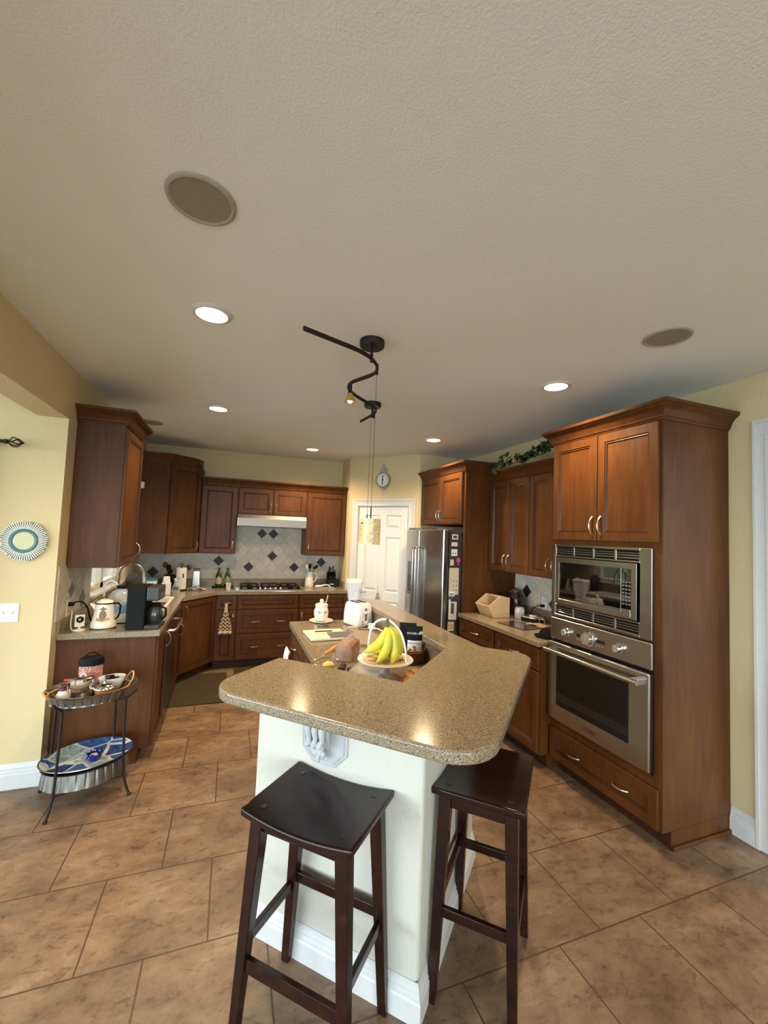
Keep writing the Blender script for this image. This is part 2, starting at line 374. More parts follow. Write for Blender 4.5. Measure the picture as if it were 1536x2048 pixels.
def dup(root, loc, rz, label):
    def cp(o, par):
        c = o.copy(); col.objects.link(c); c.parent = par
        for ch in kids[o.name]: cp(ch, c)
        return c
    kids = {}
    def walk(o): kids[o.name] = list(o.children); [walk(k) for k in o.children]
    walk(root)
    r = cp(root, None); r.location = loc; r.rotation_euler = (0, 0, rz); r['label'] = label
    return r
def struct(o): o['kind'] = 'structure'; return o
def rounded(poly, rad, seg=8):
    out = []; n = len(poly)
    for i in range(n):
        p = Vector(poly[i]); a = Vector(poly[i - 1]); b = Vector(poly[(i + 1) % n]); r = rad[i] if isinstance(rad, (list, tuple)) else rad
        if r <= 0: out.append(tuple(p)); continue
        d1 = (a - p).normalized(); d2 = (b - p).normalized(); ang = d1.angle(d2)
        L = r / math.tan(ang / 2); c = p + (d1 + d2).normalized() * (r / math.sin(ang / 2))
        s = p + d1 * L; e = p + d2 * L; v0 = s - c; v1 = e - c; tot = v0.angle_signed(v1)
        for k in range(seg + 1):
            t = -tot * k / seg; out.append((c.x + v0.x * math.cos(t) - v0.y * math.sin(t), c.y + v0.x * math.sin(t) + v0.y * math.cos(t)))
    return out
def text(body, size, mat, parent, loc, rot, name='lettering', depth=.0006, align='CENTER'):
    cu = bpy.data.curves.new(name, 'FONT'); cu.body = body; cu.size = size; cu.extrude = depth; cu.align_x = align; cu.align_y = 'CENTER'; cu.resolution_u = 2
    t = bpy.data.objects.new(name, cu); col.objects.link(t)
    dg = bpy.context.evaluated_depsgraph_get(); me = bpy.data.meshes.new_from_object(t.evaluated_get(dg))
    bpy.data.objects.remove(t); me.materials.clear(); me.materials.append(mat)
    o = bpy.data.objects.new(name, me); col.objects.link(o); o.parent = parent; o.location = loc; o.rotation_euler = rot
    return o
def arc(c, r, a0, a1, n, plane='xz'):
    out = []
    for i in range(n + 1):
        t = R(a0 + (a1 - a0) * i / n); u = r * math.cos(t); w = r * math.sin(t)
        out.append({'xz': (c[0] + u, c[1], c[2] + w), 'yz': (c[0], c[1] + u, c[2] + w), 'xy': (c[0] + u, c[1] + w, c[2])}[plane])
    return out

# ------------------------------------------------------------------ camera
cam = bpy.data.cameras.new('camera'); co = bpy.data.objects.new('camera', cam); col.objects.link(co)
yaw, pit, rol = R(-20.08), R(3.205), R(-2.30)
fwd = Vector((-math.sin(yaw) * math.cos(pit), math.cos(yaw) * math.cos(pit), math.sin(pit)))
rgt = Vector((math.cos(yaw), math.sin(yaw), 0)); upv = rgt.cross(fwd)
r2 = rgt * math.cos(rol) - upv * math.sin(rol); u2 = r2.cross(fwd)
co.matrix_world = Matrix(((r2.x, u2.x, -fwd.x, 0), (r2.y, u2.y, -fwd.y, 0), (r2.z, u2.z, -fwd.z, 1.653), (0, 0, 0, 1)))
cam.sensor_fit = 'VERTICAL'; cam.sensor_height = 36; cam.lens = 829.2 / 2048 * 36; cam.clip_start = .05
sc.camera = co
# ------------------------------------------------------------------ the room
XL, XR, YB, H = -1.049, 2.852, 5.857, 2.684
def sbox(name, m, *b, bev=0):
    return struct(MB().box(*b).build(name, m, bevel=bev))
sbox('floor', floor_m, -5.2, -4.2, -.1, 4.6, 6.1, 0)
sbox('ceiling', ceil_m, -5.2, -4.2, H, 4.6, 6.1, H + .12)
# left kitchen wall with the sink window opening
WY0, WY1, WZ0, WZ1 = 3.985, 5.16, 1.06, 2.15
b = MB()
b.box(XL - .17, 3.268, 0, XL, WY0, H); b.box(XL - .17, WY1, 0, XL, YB + .15, H)
b.box(XL - .17, WY0, 0, XL, WY1, WZ0); b.box(XL - .17, WY0, WZ1, XL, WY1, H)
struct(b.build('wall_left', wall_m))
struct(MB().box(XL - .17, -2.6, 2.338, XL, 3.268, H).build('wall_header', wall_m))
sbox('wall_nook', wall_m, -3.6, 3.268, 0, XL - .17, 3.42, H)
sbox('wall_back', wall_m, XL, YB, 0, 1.475, YB + .15, H)
# pantry bump-out: short return, diagonal wall with a door, short return to the right wall
A = Vector((1.488, 5.452)); B = Vector((2.176, 4.702)); dv = (B - A).normalized(); nv = Vector((dv.y, -dv.x))   # towards the room
if nv.y > 0: nv = -nv
sbox('wall_pantry', wall_m, 1.475, 5.452, 0, 1.60, YB + .15, H)
sbox('wall_fridge', wall_m, 2.176, 4.702, 0, XR, 4.85, H)
def diag(u, w, z): p = A + dv * u - nv * w; return (p.x, p.y, z)          # w: into the wall
angd = math.atan2(dv.y, dv.x)
b = MB(); b.T = Matrix.Translation((A.x, A.y, 0)) @ Matrix.Rotation(angd, 4, 'Z')
L = (B - A).length; D0, D1, DZ = .155, .885, 2.03
b.box(0, 0, 0, D0, .12, H); b.box(D1, 0, 0, L, .12, H); b.box(D0, 0, DZ, D1, .12, H)
struct(b.build('wall_diagonal', wall_m))
b = MB(); b.box(XR, 1.43, 0, XR + .15, 4.85, H); b.box(XR, -4.2, 0, XR + .15, .45, H); b.box(XR, .45, 2.32, XR + .15, 1.43, H)
struct(b.build('wall_right', wall_m))
# nook and great room shell with large window openings (daylight)
b = MB(); b.box(-3.75, -2.6, 0, -3.6, 3.42, .35); b.box(-3.75, -2.6, 2.25, -3.6, 3.42, H); b.box(-3.75, 2.9, .35, -3.6, 3.42, 2.25); b.box(-3.75, -2.6, .35, -3.6, -2.2, 2.25); b.box(-3.75, .3, .35, -3.6, .45, 2.25)
struct(b.build('wall_nook_left', wall_m))
b = MB(); b.box(-3.75, -4.2, 0, XR, -4.05, .3); b.box(-3.75, -4.2, 2.3, XR, -4.05, H); b.box(-3.75, -4.2, .3, -3.0, -4.05, 2.3); b.box(2.2, -4.2, .3, XR, -4.05, 2.3); b.box(-.35, -4.2, .3, .0, -4.05, 2.3)
struct(b.build('wall_front', wall_m))
b = MB(); b.box(-3.75, -4.2, 0, -3.6, -2.6, H)
struct(b.build('wall_nook_corner', wall_m))
sbox('wall_hall', wall_m, XR + 1.4, -.4, 0, XR + 1.5, 2.5, H)
sbox('wall_hall_side', wall_m, XR + .15, 2.0, 0, XR + 1.5, 2.1, H)

# baseboards
bbp = [(0, 0), (.020, 0), (.020, .085), (.016, .092), (.016, .104), (.010, .112), (.012, .122), (.007, .136), (.004, .150), (0, .150)]
bb2 = [(0, 0), (.020, 0), (.020, .070), (.016, .076), (.016, .086), (.010, .093), (.012, .101), (.007, .114), (.004, .125), (0, .125)]
struct(MB().sweep([(-3.6, 3.268), (XL, 3.268), (XL, 3.36)][::1], bbp).build('baseboard_left', white_m))
struct(MB().sweep([(XR, 1.648), (XR, 1.521)], bbp).build('baseboard_right', white_m))
# casing of the doorway on the right wall
b = MB(); b.T = Matrix.Translation((XR, 0, 0))
for y0, y1 in ((1.43, 1.52),):
    b.box(-.012, y0, 0, 0, y1, 2.32); b.box(-.022, y1 - .02, 0, -.012, y1, 2.41); b.box(-.017, y0 + .01, 0, -.012, y0 + .03, 2.32)
b.box(-.012, .36, 2.32, 0, 1.52, 2.41); b.box(-.022, .36, 2.39, -.012, 1.50, 2.41); b.box(-.012, .36, 0, 0, .45, 2.32)
b.box(0, 1.41, 0, .15, 1.431, 2.32)
struct(b.build('trim_doorway', white_m, bevel=.003))

# pantry door (structure) with six panels
def six_panel(w, h):
    b = MB(); st = .105; t = .035
    b.box(0, 0, 0, w, t * .6, h)
    pw = (w - st * 3) / 2; rows = [(.20, .80), (.92, 1.62), (1.735, h - .115)]
    xs = [0, st, st + pw, 2 * st + pw, 2 * st + 2 * pw, w]
    for x0, x1 in ((0, st), (st + pw, 2 * st + pw), (w - st, w)): b.box(x0, -t * .4, 0, x1, 0, h)
    zz = [0] + [z for r in rows for z in r] + [h]
    for k in (0, 1):
        xa = st + k * (pw + st)
        for j in range(0, len(zz), 2): b.box(xa, -t * .4, zz[j], xa + pw, 0, zz[j + 1])
        for z0, z1 in rows:
            m = .018; d = -.004
            b.loft([[(xa + i, dd, z0 + i), (xa + pw - i, dd, z0 + i), (xa + pw - i, dd, z1 - i), (xa + i, dd, z1 - i)] for i, dd in ((.012, 0), (.035, -.011), (.036, -.012))])
    return b
b = six_panel(D1 - D0 - .006, DZ - .012)
o = struct(b.build('door_1', door_m, bevel=.002)); o.location = diag(D0 + .003, .022, .008); o.rotation_euler = (0, 0, angd); door1 = o
lev = MB(); lev.T = Matrix.Translation((.06, -.014, .90)); lev.T = lev.T @ Matrix.Rotation(R(90), 4, 'X'); lev.cyl((0, 0, 0), .028, .010, 20); lev.cyl((0, 0, .01), .011, .04, 12)
lev.T = Matrix.Translation((.06, -.014, .90)); lev.tube([(0, -.045, 0), (.03, -.05, .002), (.08, -.048, -.004), (.115, -.045, -.001)], [.010, .009, .008, .007], 10)
lev.build('door_handle', nickel, door1, smooth=True)
b = MB()
for z in (.25, 1.0, 1.78): b.cyl((D1 - D0 - .006, -.018, z), .006, .09, 8)
b.build('hinge', nickel, door1, smooth=True)
cas = [(0, 0), (.012, 0), (.018, .006), (.014, .02), (.014, .06), (.020, .07), (.022, .085), (.022, .095), (0, .095)]
b = MB(); b.T = Matrix.Translation((A.x, A.y, 0)) @ Matrix.Rotation(angd, 4, 'Z')
def casing(b, x0, x1, z1):
    for s_, xe in ((-1, x0), (1, x1)):
        lo = [[(xe + s_ * w, -d, 0) for d, w in cas], [(xe + s_ * w, -d, z1 + w) for d, w in cas]]; b.loft(lo)
    b.loft([[(x0 - w, -d, z1 + w) for d, w in cas], [(x1 + w, -d, z1 + w) for d, w in cas]])
casing(b, D0, D1, DZ)
b.box(D0 - .001, 0, 0, D0 + .004, .12, DZ); b.box(D1 - .004, 0, 0, D1 + .001, .12, DZ); b.box(D0, 0, DZ - .004, D1, .12, DZ + .001)
struct(b.build('trim_pantry', white_m))

# sink window: white frame, mullion, panes
b = MB(); fx0, fx1 = XL - .13, XL - .06
b.box(fx0, WY0, WZ0, fx1, WY0 + .055, WZ1); b.box(fx0, WY1 - .055, WZ0, fx1, WY1, WZ1)
b.box(fx0, WY0, WZ0, fx1, WY1, WZ0 + .055); b.box(fx0, WY0, WZ1 - .055, fx1, WY1, WZ1)
ym = (WY0 + WY1) / 2; b.box(fx0, ym - .045, WZ0, fx1, ym + .045, WZ1)
b.box(XL - .06, WY0 - .0, WZ0 - .02, XL + .025, WY1, WZ0 + .004)
for yy in (WY0 + .3, WY1 - .3): b.box(fx1, yy - .03, WZ0 + .03, fx1 + .02, yy + .03, WZ0 + .05)
win = struct(b.build('window_1', white_m, bevel=.004))
MB().box(fx0 + .03, WY0 + .05, WZ0 + .05, fx0 + .034, ym - .04, WZ1 - .05).build('pane', film, win)
MB().box(fx0 + .03, ym + .04, WZ0 + .05, fx0 + .034, WY1 - .05, WZ1 - .05).build('pane', film, win)
# nook + great room windows
def bigwin(name, along, fixed, a0, a1, z0, z1, n):
    b = MB()
    def bx(u0, u1, w0, w1):
        if along == 'y': b.box(fixed, u0, w0, fixed + .06, u1, w1)
        else: b.box(u0, fixed, w0, u1, fixed + .06, w1)
    for k in range(n + 1): c = a0 + (a1 - a0) * k / n; bx(max(a0, c - .04), min(a1, c + .04), z0, z1)
    bx(a0, a1, z0, z0 + .06); bx(a0, a1, z1 - .06, z1)
    return struct(b.build(name, white_m))
bigwin('window_2', 'y', -3.71, .45, 2.9, .35, 2.25, 2); bigwin('window_3', 'y', -3.71, -2.2, .3, .35, 2.25, 2)
bigwin('window_4', 'x', -4.16, 0, 2.2, .3, 2.3, 2); bigwin('window_5', 'x', -4.16, -3.0, -.35, .3, 2.3, 3)

# tile backsplashes
b = MB(); b.box(XL, YB - .008, 1.0, 1.475, YB, 1.40); b.box(.05, YB - .008, 1.40, .93, YB, 1.86)
struct(b.build('trim_backsplash_back', splash_x))
b = MB(); b.box(XL, 3.30, 1.0, XL + .008, WY0, 1.36); b.box(XL, WY1, 1.0, XL + .008, YB - .008, 1.36)
struct(b.build('trim_backsplash_left', splash_y))
struct(MB().box(XR - .008, 2.50, 1.0, XR, 3.66, 1.36).build('trim_backsplash_right', splash_y))
def accent(c, axis, m=accent_m, hs=.066, hz=None):
    hz = hz or hs; b = MB(); t = .0015
    q = [(hs, 0), (0, hz), (-hs, 0), (0, -hz)]
    if axis == 'x': b.loft([[(c[0] + u, c[1] - d, c[2] + w) for u, w in q] for d in (0, t)])
    elif axis == '-x': b.loft([[(c[0] - d, c[1] + u, c[2] + w) for u, w in q] for d in (0, t)])
    else: b.loft([[(c[0] + d, c[1] + u, c[2] + w) for u, w in q] for d in (0, t)])
    return b.build('accent_tile', m, ACC)
ACC = bpy.data.objects['trim_backsplash_back']
for a, c in ((-7, -5), (-2, -6), (2, -4), (0, 0), (2, 0), (6, -6), (11, -5), (-17, -7)):
    accent((.393 + a * .0752, YB - .008, 1.61 + c * .0752), 'x')
ACC = bpy.data.objects['trim_backsplash_right']
accent((XR - .008, 3.473, 1.147), '-x'); accent((XR - .008, 3.095, 1.07), '-x')
ACC = bpy.data.objects['trim_backsplash_left']
accent((XL + .008, 3.55, 1.178), '+x', slate_m, .06, .055); accent((XL + .008, 3.80, 1.08), '+x', slate_m, .07, .075)

# outside: hedge and a pale fence, seen through the windows and in reflections
def mk_world():
    w = bpy.data.worlds.new('world'); sc.world = w; w.use_nodes = True; nt = w.node_tree; nt.nodes.clear()
    out = nt.nodes.new('ShaderNodeOutputWorld'); bg = nt.nodes.new('ShaderNodeBackground'); nt.links.new(bg.outputs[0], out.inputs[0])
    t = nt.nodes.new('ShaderNodeTexCoord'); s = N(nt, 'ShaderNodeSeparateXYZ'); nt.links.new(t.outputs['Generated'], s.inputs[0])
    r = ramp(nt, [(.5, (.76, .87, .92)), (.75, (.64, .80, .97))]); mr = N(nt, 'ShaderNodeMapRange'); mr.inputs[1].default_value = -1; nt.links.new(s.outputs['Z'], mr.inputs[0]); nt.links.new(mr.outputs[0], r.inputs[0])
    nt.links.new(r.outputs[0], bg.inputs[0]); bg.inputs[1].default_value = 11
mk_world()
def mk_foliage():
    m, nt, b = newmat('garden_foliage'); setp(b, rough=.8)
    n = N(nt, 'ShaderNodeTexNoise'); n.inputs['Scale'].default_value = 1.5; n.inputs['Detail'].default_value = 9; nt.links.new(coords(nt, world=True), n.inputs['Vector'])
    r = ramp(nt, [(.35, (.003, .012, .001)), (.5, (.03, .085, .006)), (.62, (.10, .19, .02)), (.72, (.25, .32, .10))]); nt.links.new(n.outputs['Fac'], r.inputs[0]); nt.links.new(r.outputs[0], b.inputs['Base Color']); return m
fol = mk_foliage()
struct(MB().box(-30, -30, -.6, 30, 30, -.12).build('ground_bounce', plain('pale_bounce', (.46, .45, .42), .9)))  # unseen neutral ground, added to bounce daylight without a green tint on the ceiling
def hedge(name, pts, label):
    b = MB(); rnd = random.Random(len(name))
    for (x, y) in pts:
        for k in range(3): b.sphere((x + rnd.uniform(-.6, .6), y + rnd.uniform(-.6, .6), .6 + k * 1.0 + rnd.uniform(-.3, .3)), rnd.uniform(1.1, 1.6), 12)
    o = b.build(name, fol, smooth=True); tag(o, label, 'hedge'); return o
hedge('garden_hedge', [(-10.5, y) for y in range(5, 28, 2)], 'leafy green garden hedge outside the sink window')
fm = plain('pale_fence_paint', (.035, .075, .095), .7)
b = MB()
for k in range(26): b.box(-4.0 + k * .16, 9.0, -.55, -3.85 + k * .16, 9.04, 2.6)
tag(b.build('garden_fence', fm), 'pale blue board fence outside the sink window', 'fence')

# ------------------------------------------------------------------ lights
def area(name, loc, rot, sx, sy, power, color, shape='RECTANGLE'):
    l = bpy.data.lights.new(name, 'AREA'); l.shape = shape; l.size = sx; l.size_y = sy; l.energy = power; l.color = color
    o = bpy.data.objects.new(name, l); col.objects.link(o); o.location = loc; o.rotation_euler = rot; return o
def portal(name, loc, rot, sx, sy):
    o = area(name, loc, rot, sx, sy, 1, (1, 1, 1)); o.data.cycles.is_portal = True
portal('daylight_nook', (-3.80, 1.65, 1.3), (0, R(-90), 0), 1.9, 2.4)
portal('daylight_nook_front', (-3.80, -.95, 1.3), (0, R(-90), 0), 1.9, 2.5)
portal('daylight_front_right', (1.1, -4.25, 1.3), (R(-90), 0, R(180)), 2.2, 2.0)
portal('daylight_front_left', (-1.7, -4.25, 1.3), (R(-90), 0, R(180)), 2.7, 2.0)
portal('daylight_sink', (XL - .2, (WY0 + WY1) / 2, 1.6), (0, R(-90), 0), 1.05, 1.15)
cans = [(-.146, 2.116, 'recessed ceiling light nearest the camera on the left'), (1.954, 2.141, 'recessed ceiling light in front of the oven cabinet'), (-.163, 3.787, 'recessed ceiling light beyond the left one, nearer the sink'),
        (.886, 5.09, 'farthest recessed ceiling light, near the wall above the cooktop'), (1.95, 3.90, 'recessed ceiling light in front of the fridge cabinet')]
WARM = (1, .74, .44)
for i, (x, y, lab) in enumerate(cans):
    if i == 0:
        t0 = thing('recessed_light', lab, 'ceiling light', (x, y, H), 0, 'recessed ceiling lights')
        MB().lathe([(.072, -.002), (.072, -.012), (.090, -.006), (.094, 0), (.072, 0)], 32, caps=False).build('trim_ring', white_m, t0, smooth=True)
        MB().cyl((0, 0, -.0055), .073, .002, 32).build('lens', can_e, t0)
    else: dup(t0, (x, y, H), 0, lab)
    l = bpy.data.lights.new('can_lamp', 'SPOT'); l.energy = 92; l.color = WARM; l.spot_size = R(150); l.spot_blend = .9; l.shadow_soft_size = .06
    o = bpy.data.objects.new('can_lamp', l); col.objects.link(o); o.location = (x, y, H - .03)
sc.view_settings.view_transform = 'Standard'; sc.view_settings.look = 'None'; sc.view_settings.exposure = 0.36; sc.view_settings.gamma = 1; sc.view_settings.use_curve_mapping = False
try: sc.cycles.use_denoising = True; sc.cycles.denoiser = 'OPENIMAGEDENOISE'
except Exception: pass
sc.cycles.max_bounces = 10; sc.cycles.diffuse_bounces = 5; sc.cycles.glossy_bounces = 4; sc.cycles.transmission_bounces = 8; sc.cycles.caustics_reflective = False; sc.cycles.caustics_refractive = False
sc.cycles.sample_clamp_indirect = 6

# ceiling speakers and fixtures
sp = None
for x, y, rr, lab in ((-.147, 1.386, .105, 'large round ceiling speaker nearest the camera'), (1.962, 1.401, .105, 'round ceiling speaker above the oven cabinet side'), (-.806, 4.631, .105, 'far round ceiling speaker above the sink window')):
    if sp is None:
        sp = thing('ceiling_speaker', lab, 'speaker', (x, y, H), 0, 'ceiling speakers')
        MB().lathe([(.088, 0), (.088, -.006), (.095, -.009), (.103, -.006), (.105, 0)], 40, caps=False).build('rim', speaker_r, sp, smooth=True)
        MB().cyl((0, 0, -.005), .088, .004, 40).build('grille', speaker_m, sp)
    else: dup(sp, (x, y, H), 0, lab)
# ------------------------------------------------------------------ cabinetry
FT = .020
def front_mesh(x0, x1, z0, z1, y=0, st=.055):
    """moulded cabinet front; face towards -y"""
    b = MB(); st = min(st, (x1 - x0) * .3, (z1 - z0) * .28)
    def lp(i, d): return [(x0 + i, y - d, z0 + i), (x1 - i, y - d, z0 + i), (x1 - i, y - d, z1 - i), (x0 + i, y - d, z1 - i)]
    b.loft([lp(0, 0), lp(0, FT - .004), lp(.004, FT), lp(st, FT)], caps=False)
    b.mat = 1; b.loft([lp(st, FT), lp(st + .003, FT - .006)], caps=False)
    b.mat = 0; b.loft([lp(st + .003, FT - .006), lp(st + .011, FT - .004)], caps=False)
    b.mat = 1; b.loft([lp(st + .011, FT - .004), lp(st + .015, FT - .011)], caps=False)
    b.mat = 0; b.add(lp(st + .015, FT - .011), [(0, 1, 2, 3)])
    return b
def pull(parent, c, vert=True, L=.105):
    """arched bar pull; c is the point on the face"""
    b = MB(); p = []; r = []
    for k in range(13):
        t = -1 + 2 * k / 12; h = .030 * (1 - abs(t) ** 2.6); a = t * L / 2
        p.append((c[0], c[1] - h - .001, c[2] + a) if vert else (c[0] + a, c[1] - h - .001, c[2])); r.append(.0042 + .0028 * abs(t) ** 4)
    b.tube(p, r, 8); return b.build('handle', nickel, parent, smooth=True)
CROWN = [(-.001, 0), (.010, 0), (.012, .010), (.020, .016), (.020, .026), (.024, .030), (.030, .048), (.044, .066), (.058, .076), (.060, .082), (.068, .086), (.070, .098), (.070, .104), (0, .104)]
def crown(parent, path, z):
    """path given so that the outside is to the right of travel"""
    b = MB(); b.sweep(path, [(o, z + h) for o, h in CROWN]); return b.build('crown_moulding', cherry, parent, smooth=True, angle=50)
def cabinet(name, label, loc, rz, w, d, h, fronts, group=None, toe=False, open_bottom=False):
    """local frame: x across the front, y into the cabinet, z up; front face frame at y=0"""
    t = thing(name, label, 'cabinet', loc, rz, group)
    b = MB()
    if toe:
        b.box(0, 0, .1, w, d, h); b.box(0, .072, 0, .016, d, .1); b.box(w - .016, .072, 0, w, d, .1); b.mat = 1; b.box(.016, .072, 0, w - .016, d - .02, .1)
    else: b.box(0, 0, 0, w, d, h)
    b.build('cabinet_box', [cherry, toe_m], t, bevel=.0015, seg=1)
    for kind, x0, x1, z0, z1, hs in fronts:
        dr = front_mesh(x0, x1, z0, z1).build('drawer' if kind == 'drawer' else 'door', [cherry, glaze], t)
        for q in hs.split():
            xm = (x0 + x1) / 2; zm = (z0 + z1) / 2
            P = {'C': (xm, zm, 0), 'CL': (x0 + (x1 - x0) * .28, zm, 0), 'CR': (x0 + (x1 - x0) * .72, zm, 0),
                 'RB': (x1 - .03, z0 + .10, 1), 'LB': (x0 + .03, z0 + .10, 1), 'RT': (x1 - .03, z1 - .10, 1), 'LT': (x0 + .03, z1 - .10, 1)}[q]
            pull(dr, (P[0], -FT, P[1]), bool(P[2]), .115 if P[2] else .105)
    return t
RG = R(-90); LG = R(90)
# --- right run (faces -X; local x runs towards the camera)
oc = cabinet('oven_cabinet', 'tall cherry oven cabinet with double doors above a built-in microwave and oven', (2.281, 2.500, 0), RG, .845, .566, 2.385,
        [('door', .012, .408, 1.672, 2.375, 'RB'), ('door', .414, .833, 1.672, 2.375, 'LB'), ('drawer', .012, .833, .105, .320, 'CL CR')], toe=True)
crown(oc, [(.0, .50), (.0, 0), (.845, 0), (.845, .566)], 2.380)
MB().box(.850, .068, 0, .864, .566, .022).build('shoe_moulding', cherry, oc, bevel=.002)
b = MB(); b.box(.845, -.0, .1, .850, .566, 2.38)

b.build('side_panel', cherry, oc, bevel=.002)
MB().box(.845, .066, 0, .8495, .566, .0995).build('toe_panel', cherry, oc)
ub = 'wall cabinets over the right counter'
c1 = cabinet('upper_cabinet', 'cherry wall cabinet right of the fridge, the half touching the tall side panel', (2.523, 3.664, 1.345), RG, .610, .326, .905, [('door', .012, .305, .006, .895, 'RB'), ('door', .309, .604, .006, .895, 'LB')], ub)
crown(c1, [(0, 0), (.610, 0)], .900)
c2 = cabinet('upper_cabinet', 'cherry wall cabinet right of the fridge, the half touching the tall oven cabinet', (2.523, 3.053, 1.345), RG, .552, .326, .905, [('door', .006, .290, .006, .895, 'RB'), ('door', .294, .546, .006, .895, 'LB')], ub)
crown(c2, [(0, 0), (.552, 0)], .900)
fc = cabinet('fridge_cabinet', 'cherry cabinet over the fridge with two doors and a full-height side panel', (2.220, 4.690, 1.795), RG, 1.0, .630, .555, [('door', .012, .500, .008, .545, 'RB'), ('door', .504, .975, .008, .545, 'LB')])
MB().box(.990, -.0, -1.795, 1.022, .630, .555).build('side_panel', cherry, fc, bevel=.002)
crown(fc, [(0, .0), (1.022, 0), (1.022, .300)], .545)
rb = 'base cabinets under the right counter'
cabinet('base_cabinet', 'cherry base cabinet under the right counter, next to the fridge panel', (2.193, 3.655, 0), RG, .592, .652, .874, [('drawer', .012, .580, .70, .862, 'C'), ('door', .012, .580, .108, .690, 'RT')], rb, toe=True)
cabinet('base_cabinet', 'cherry base cabinet under the right counter, next to the oven cabinet', (2.193, 3.060, 0), RG, .558, .652, .874, [('drawer', .012, .546, .70, .862, 'C'), ('door', .012, .546, .108, .690, 'LT')], rb, toe=True)
# right worktop with upstand
t = thing('worktop', 'grey speckled worktop between the fridge panel and the oven cabinet', 'worktop', (2.16, 2.503, .874))
MB().box(.003, 0, 0, XR - 2.16, 1.157, .040).build('slab', granite, t, bevel=.006)
MB().box(XR - 2.16 - .02, 0, .040, XR - 2.16, 1.157, .130).build('upstand', granite, t, bevel=.002)

# --- left run (faces +X; local x runs away from the camera)
ul = cabinet('upper_cabinet', 'tall cherry wall cabinet nearest the camera on the left wall', (-.752, 3.42, 1.345), LG, .545, .295, 1.03, [('door', .006, .538, .004, 1.0, 'RB')])
crown(ul, [(0, .295), (0, 0), (.545, 0), (.545, .295)], 1.02)
# diagonal corner wall cabinet
t = thing('corner_upper_cabinet', 'cherry corner wall cabinet with an angled door and a plain side panel', 'cabinet', (0, 0, 1.345))
cp = [(XL + .002, 5.24), (-.70, 5.24), (-.365, 5.575), (-.365, YB - .002), (XL + .002, YB - .002)]
MB().prism(cp, 0, 1.04).build('cabinet_box', cherry, t, bevel=.0015, seg=1)
b = front_mesh(.03, .444, .004, 1.03); M = Matrix.Translation((-.70, 5.24, 0)) @ Matrix.Rotation(R(45), 4, 'Z')
b.v = [tuple(M @ Vector(p)) for p in b.v]; dr = b.build('door', [cherry, glaze], t)
h = pull(dr, (.410, -FT, .10)); h.data.transform(M)
crown(t, [(XL + .0, 5.24), (-.70, 5.24), (-.365, 5.575), (-.365, YB - .33)], 1.03)
bu = 'wall cabinets over the back counter'
c = cabinet('upper_cabinet', 'cherry wall cabinet left of the range hood', (-.362, 5.552, 1.345), 0, .422, .302, .845, [('door', .006, .414, .006, .835, 'RB')], bu); crown(c, [(0, 0), (.422, 0)], .838)
c = cabinet('upper_cabinet', 'short cherry wall cabinet directly above the range hood', (.062, 5.552, 1.85), 0, .862, .302, .340, [('door', .008, .428, .006, .330, 'RB'), ('door', .434, .854, .006, .330, 'LB')], bu); crown(c, [(0, 0), (.862, 0)], .333)
c = cabinet('upper_cabinet', 'cherry wall cabinet right of the range hood', (.926, 5.552, 1.345), 0, .546, .302, .845, [('door', .012, .538, .006, .835, 'LB')], bu); crown(c, [(0, 0), (.546, 0)], .838)
# range hood
t = thing('range_hood', 'slim stainless range hood under the short cabinet', 'range hood', (.066, 5.5, 1.70))
MB().loft([[(x, 0.0 - .05, 0), (x, .35, 0), (x, .35, .148), (x, -.0, .148), (x, -.05, .10)] for x in (0, .855)]).build('hood_body', metal('hood_steel', (.34, .33, .30), .5), t, bevel=.003)
MB().box(.05, -.02, -.004, .80, .32, .004).build('filter', greyp, t)
MB().box(-.002, -.052, -.002, .010, .1, .10).build('end_cap', whitep, t, bevel=.004)

# --- base cabinets left
cabinet('base_cabinet', 'narrow cherry end cabinet at the near end of the left counter', (-.459, 3.368, 0), LG, .42, .588, .874, [('door', .015, .405, .108, .860, 'RT')], toe=True)
dw = thing('dishwasher', 'dark steel dishwasher with a curved bar handle in the left run', 'dishwasher', (-.459, 3.795, 0), LG)
MB().box(0, .0, .1, .598, .57, .870).box(.0, .07, 0, .598, .5, .1).build('tub', blackm, dw)
MB().box(.004, -.022, .11, .594, 0, .866).build('door', metal('dark_steel', (.16, .13, .11), .3), dw, bevel=.004)
b = MB(); b.tube([(.05, -.022, .80), (.055, -.06, .80), (.09, -.075, .80), (.3, -.082, .80), (.50, -.075, .80), (.535, -.06, .80), (.54, -.022, .80)], .011, 10); b.build('handle', nickel, dw, smooth=True)
cabinet('base_cabinet', 'cherry sink base cabinet past the dishwasher', (-.459, 4.397, 0), LG, .47, .588, .874, [('drawer', .008, .462, .70, .862, ''), ('door', .008, .462, .108, .690, 'RT')], toe=True)
t = thing('corner_base_cabinet', 'angled cherry corner base cabinet between sink and cooktop runs', 'cabinet', (0, 0, 0))
cq = [(-.459, 4.87), (-.125, 5.302), (-.125, YB - .002), (XL + .002, YB - .002), (XL + .002, 4.87)]
b = MB(); b.prism(cq, .1, .874); b.mat = 1; b.prism([(-.53, 4.89), (-.17, 5.36), (-.17, YB), (XL, YB), (XL, 4.89)], 0, .1); b.build('cabinet_box', [cherry, toe_m], t, bevel=.0015, seg=1)
LL = math.hypot(.334, .432); ac = math.atan2(.432, .334)
b = front_mesh(.02, LL - .02, .108, .860); M = Matrix.Translation((-.459, 4.87, 0)) @ Matrix.Rotation(ac, 4, 'Z')
b.v = [tuple(M @ Vector(p)) for p in b.v]; dr = b.build('door', [cherry, glaze], t)
h = pull(dr, (.06, -FT, .76)); h.data.transform(M)
bb = 'base cabinets under the cooktop run'
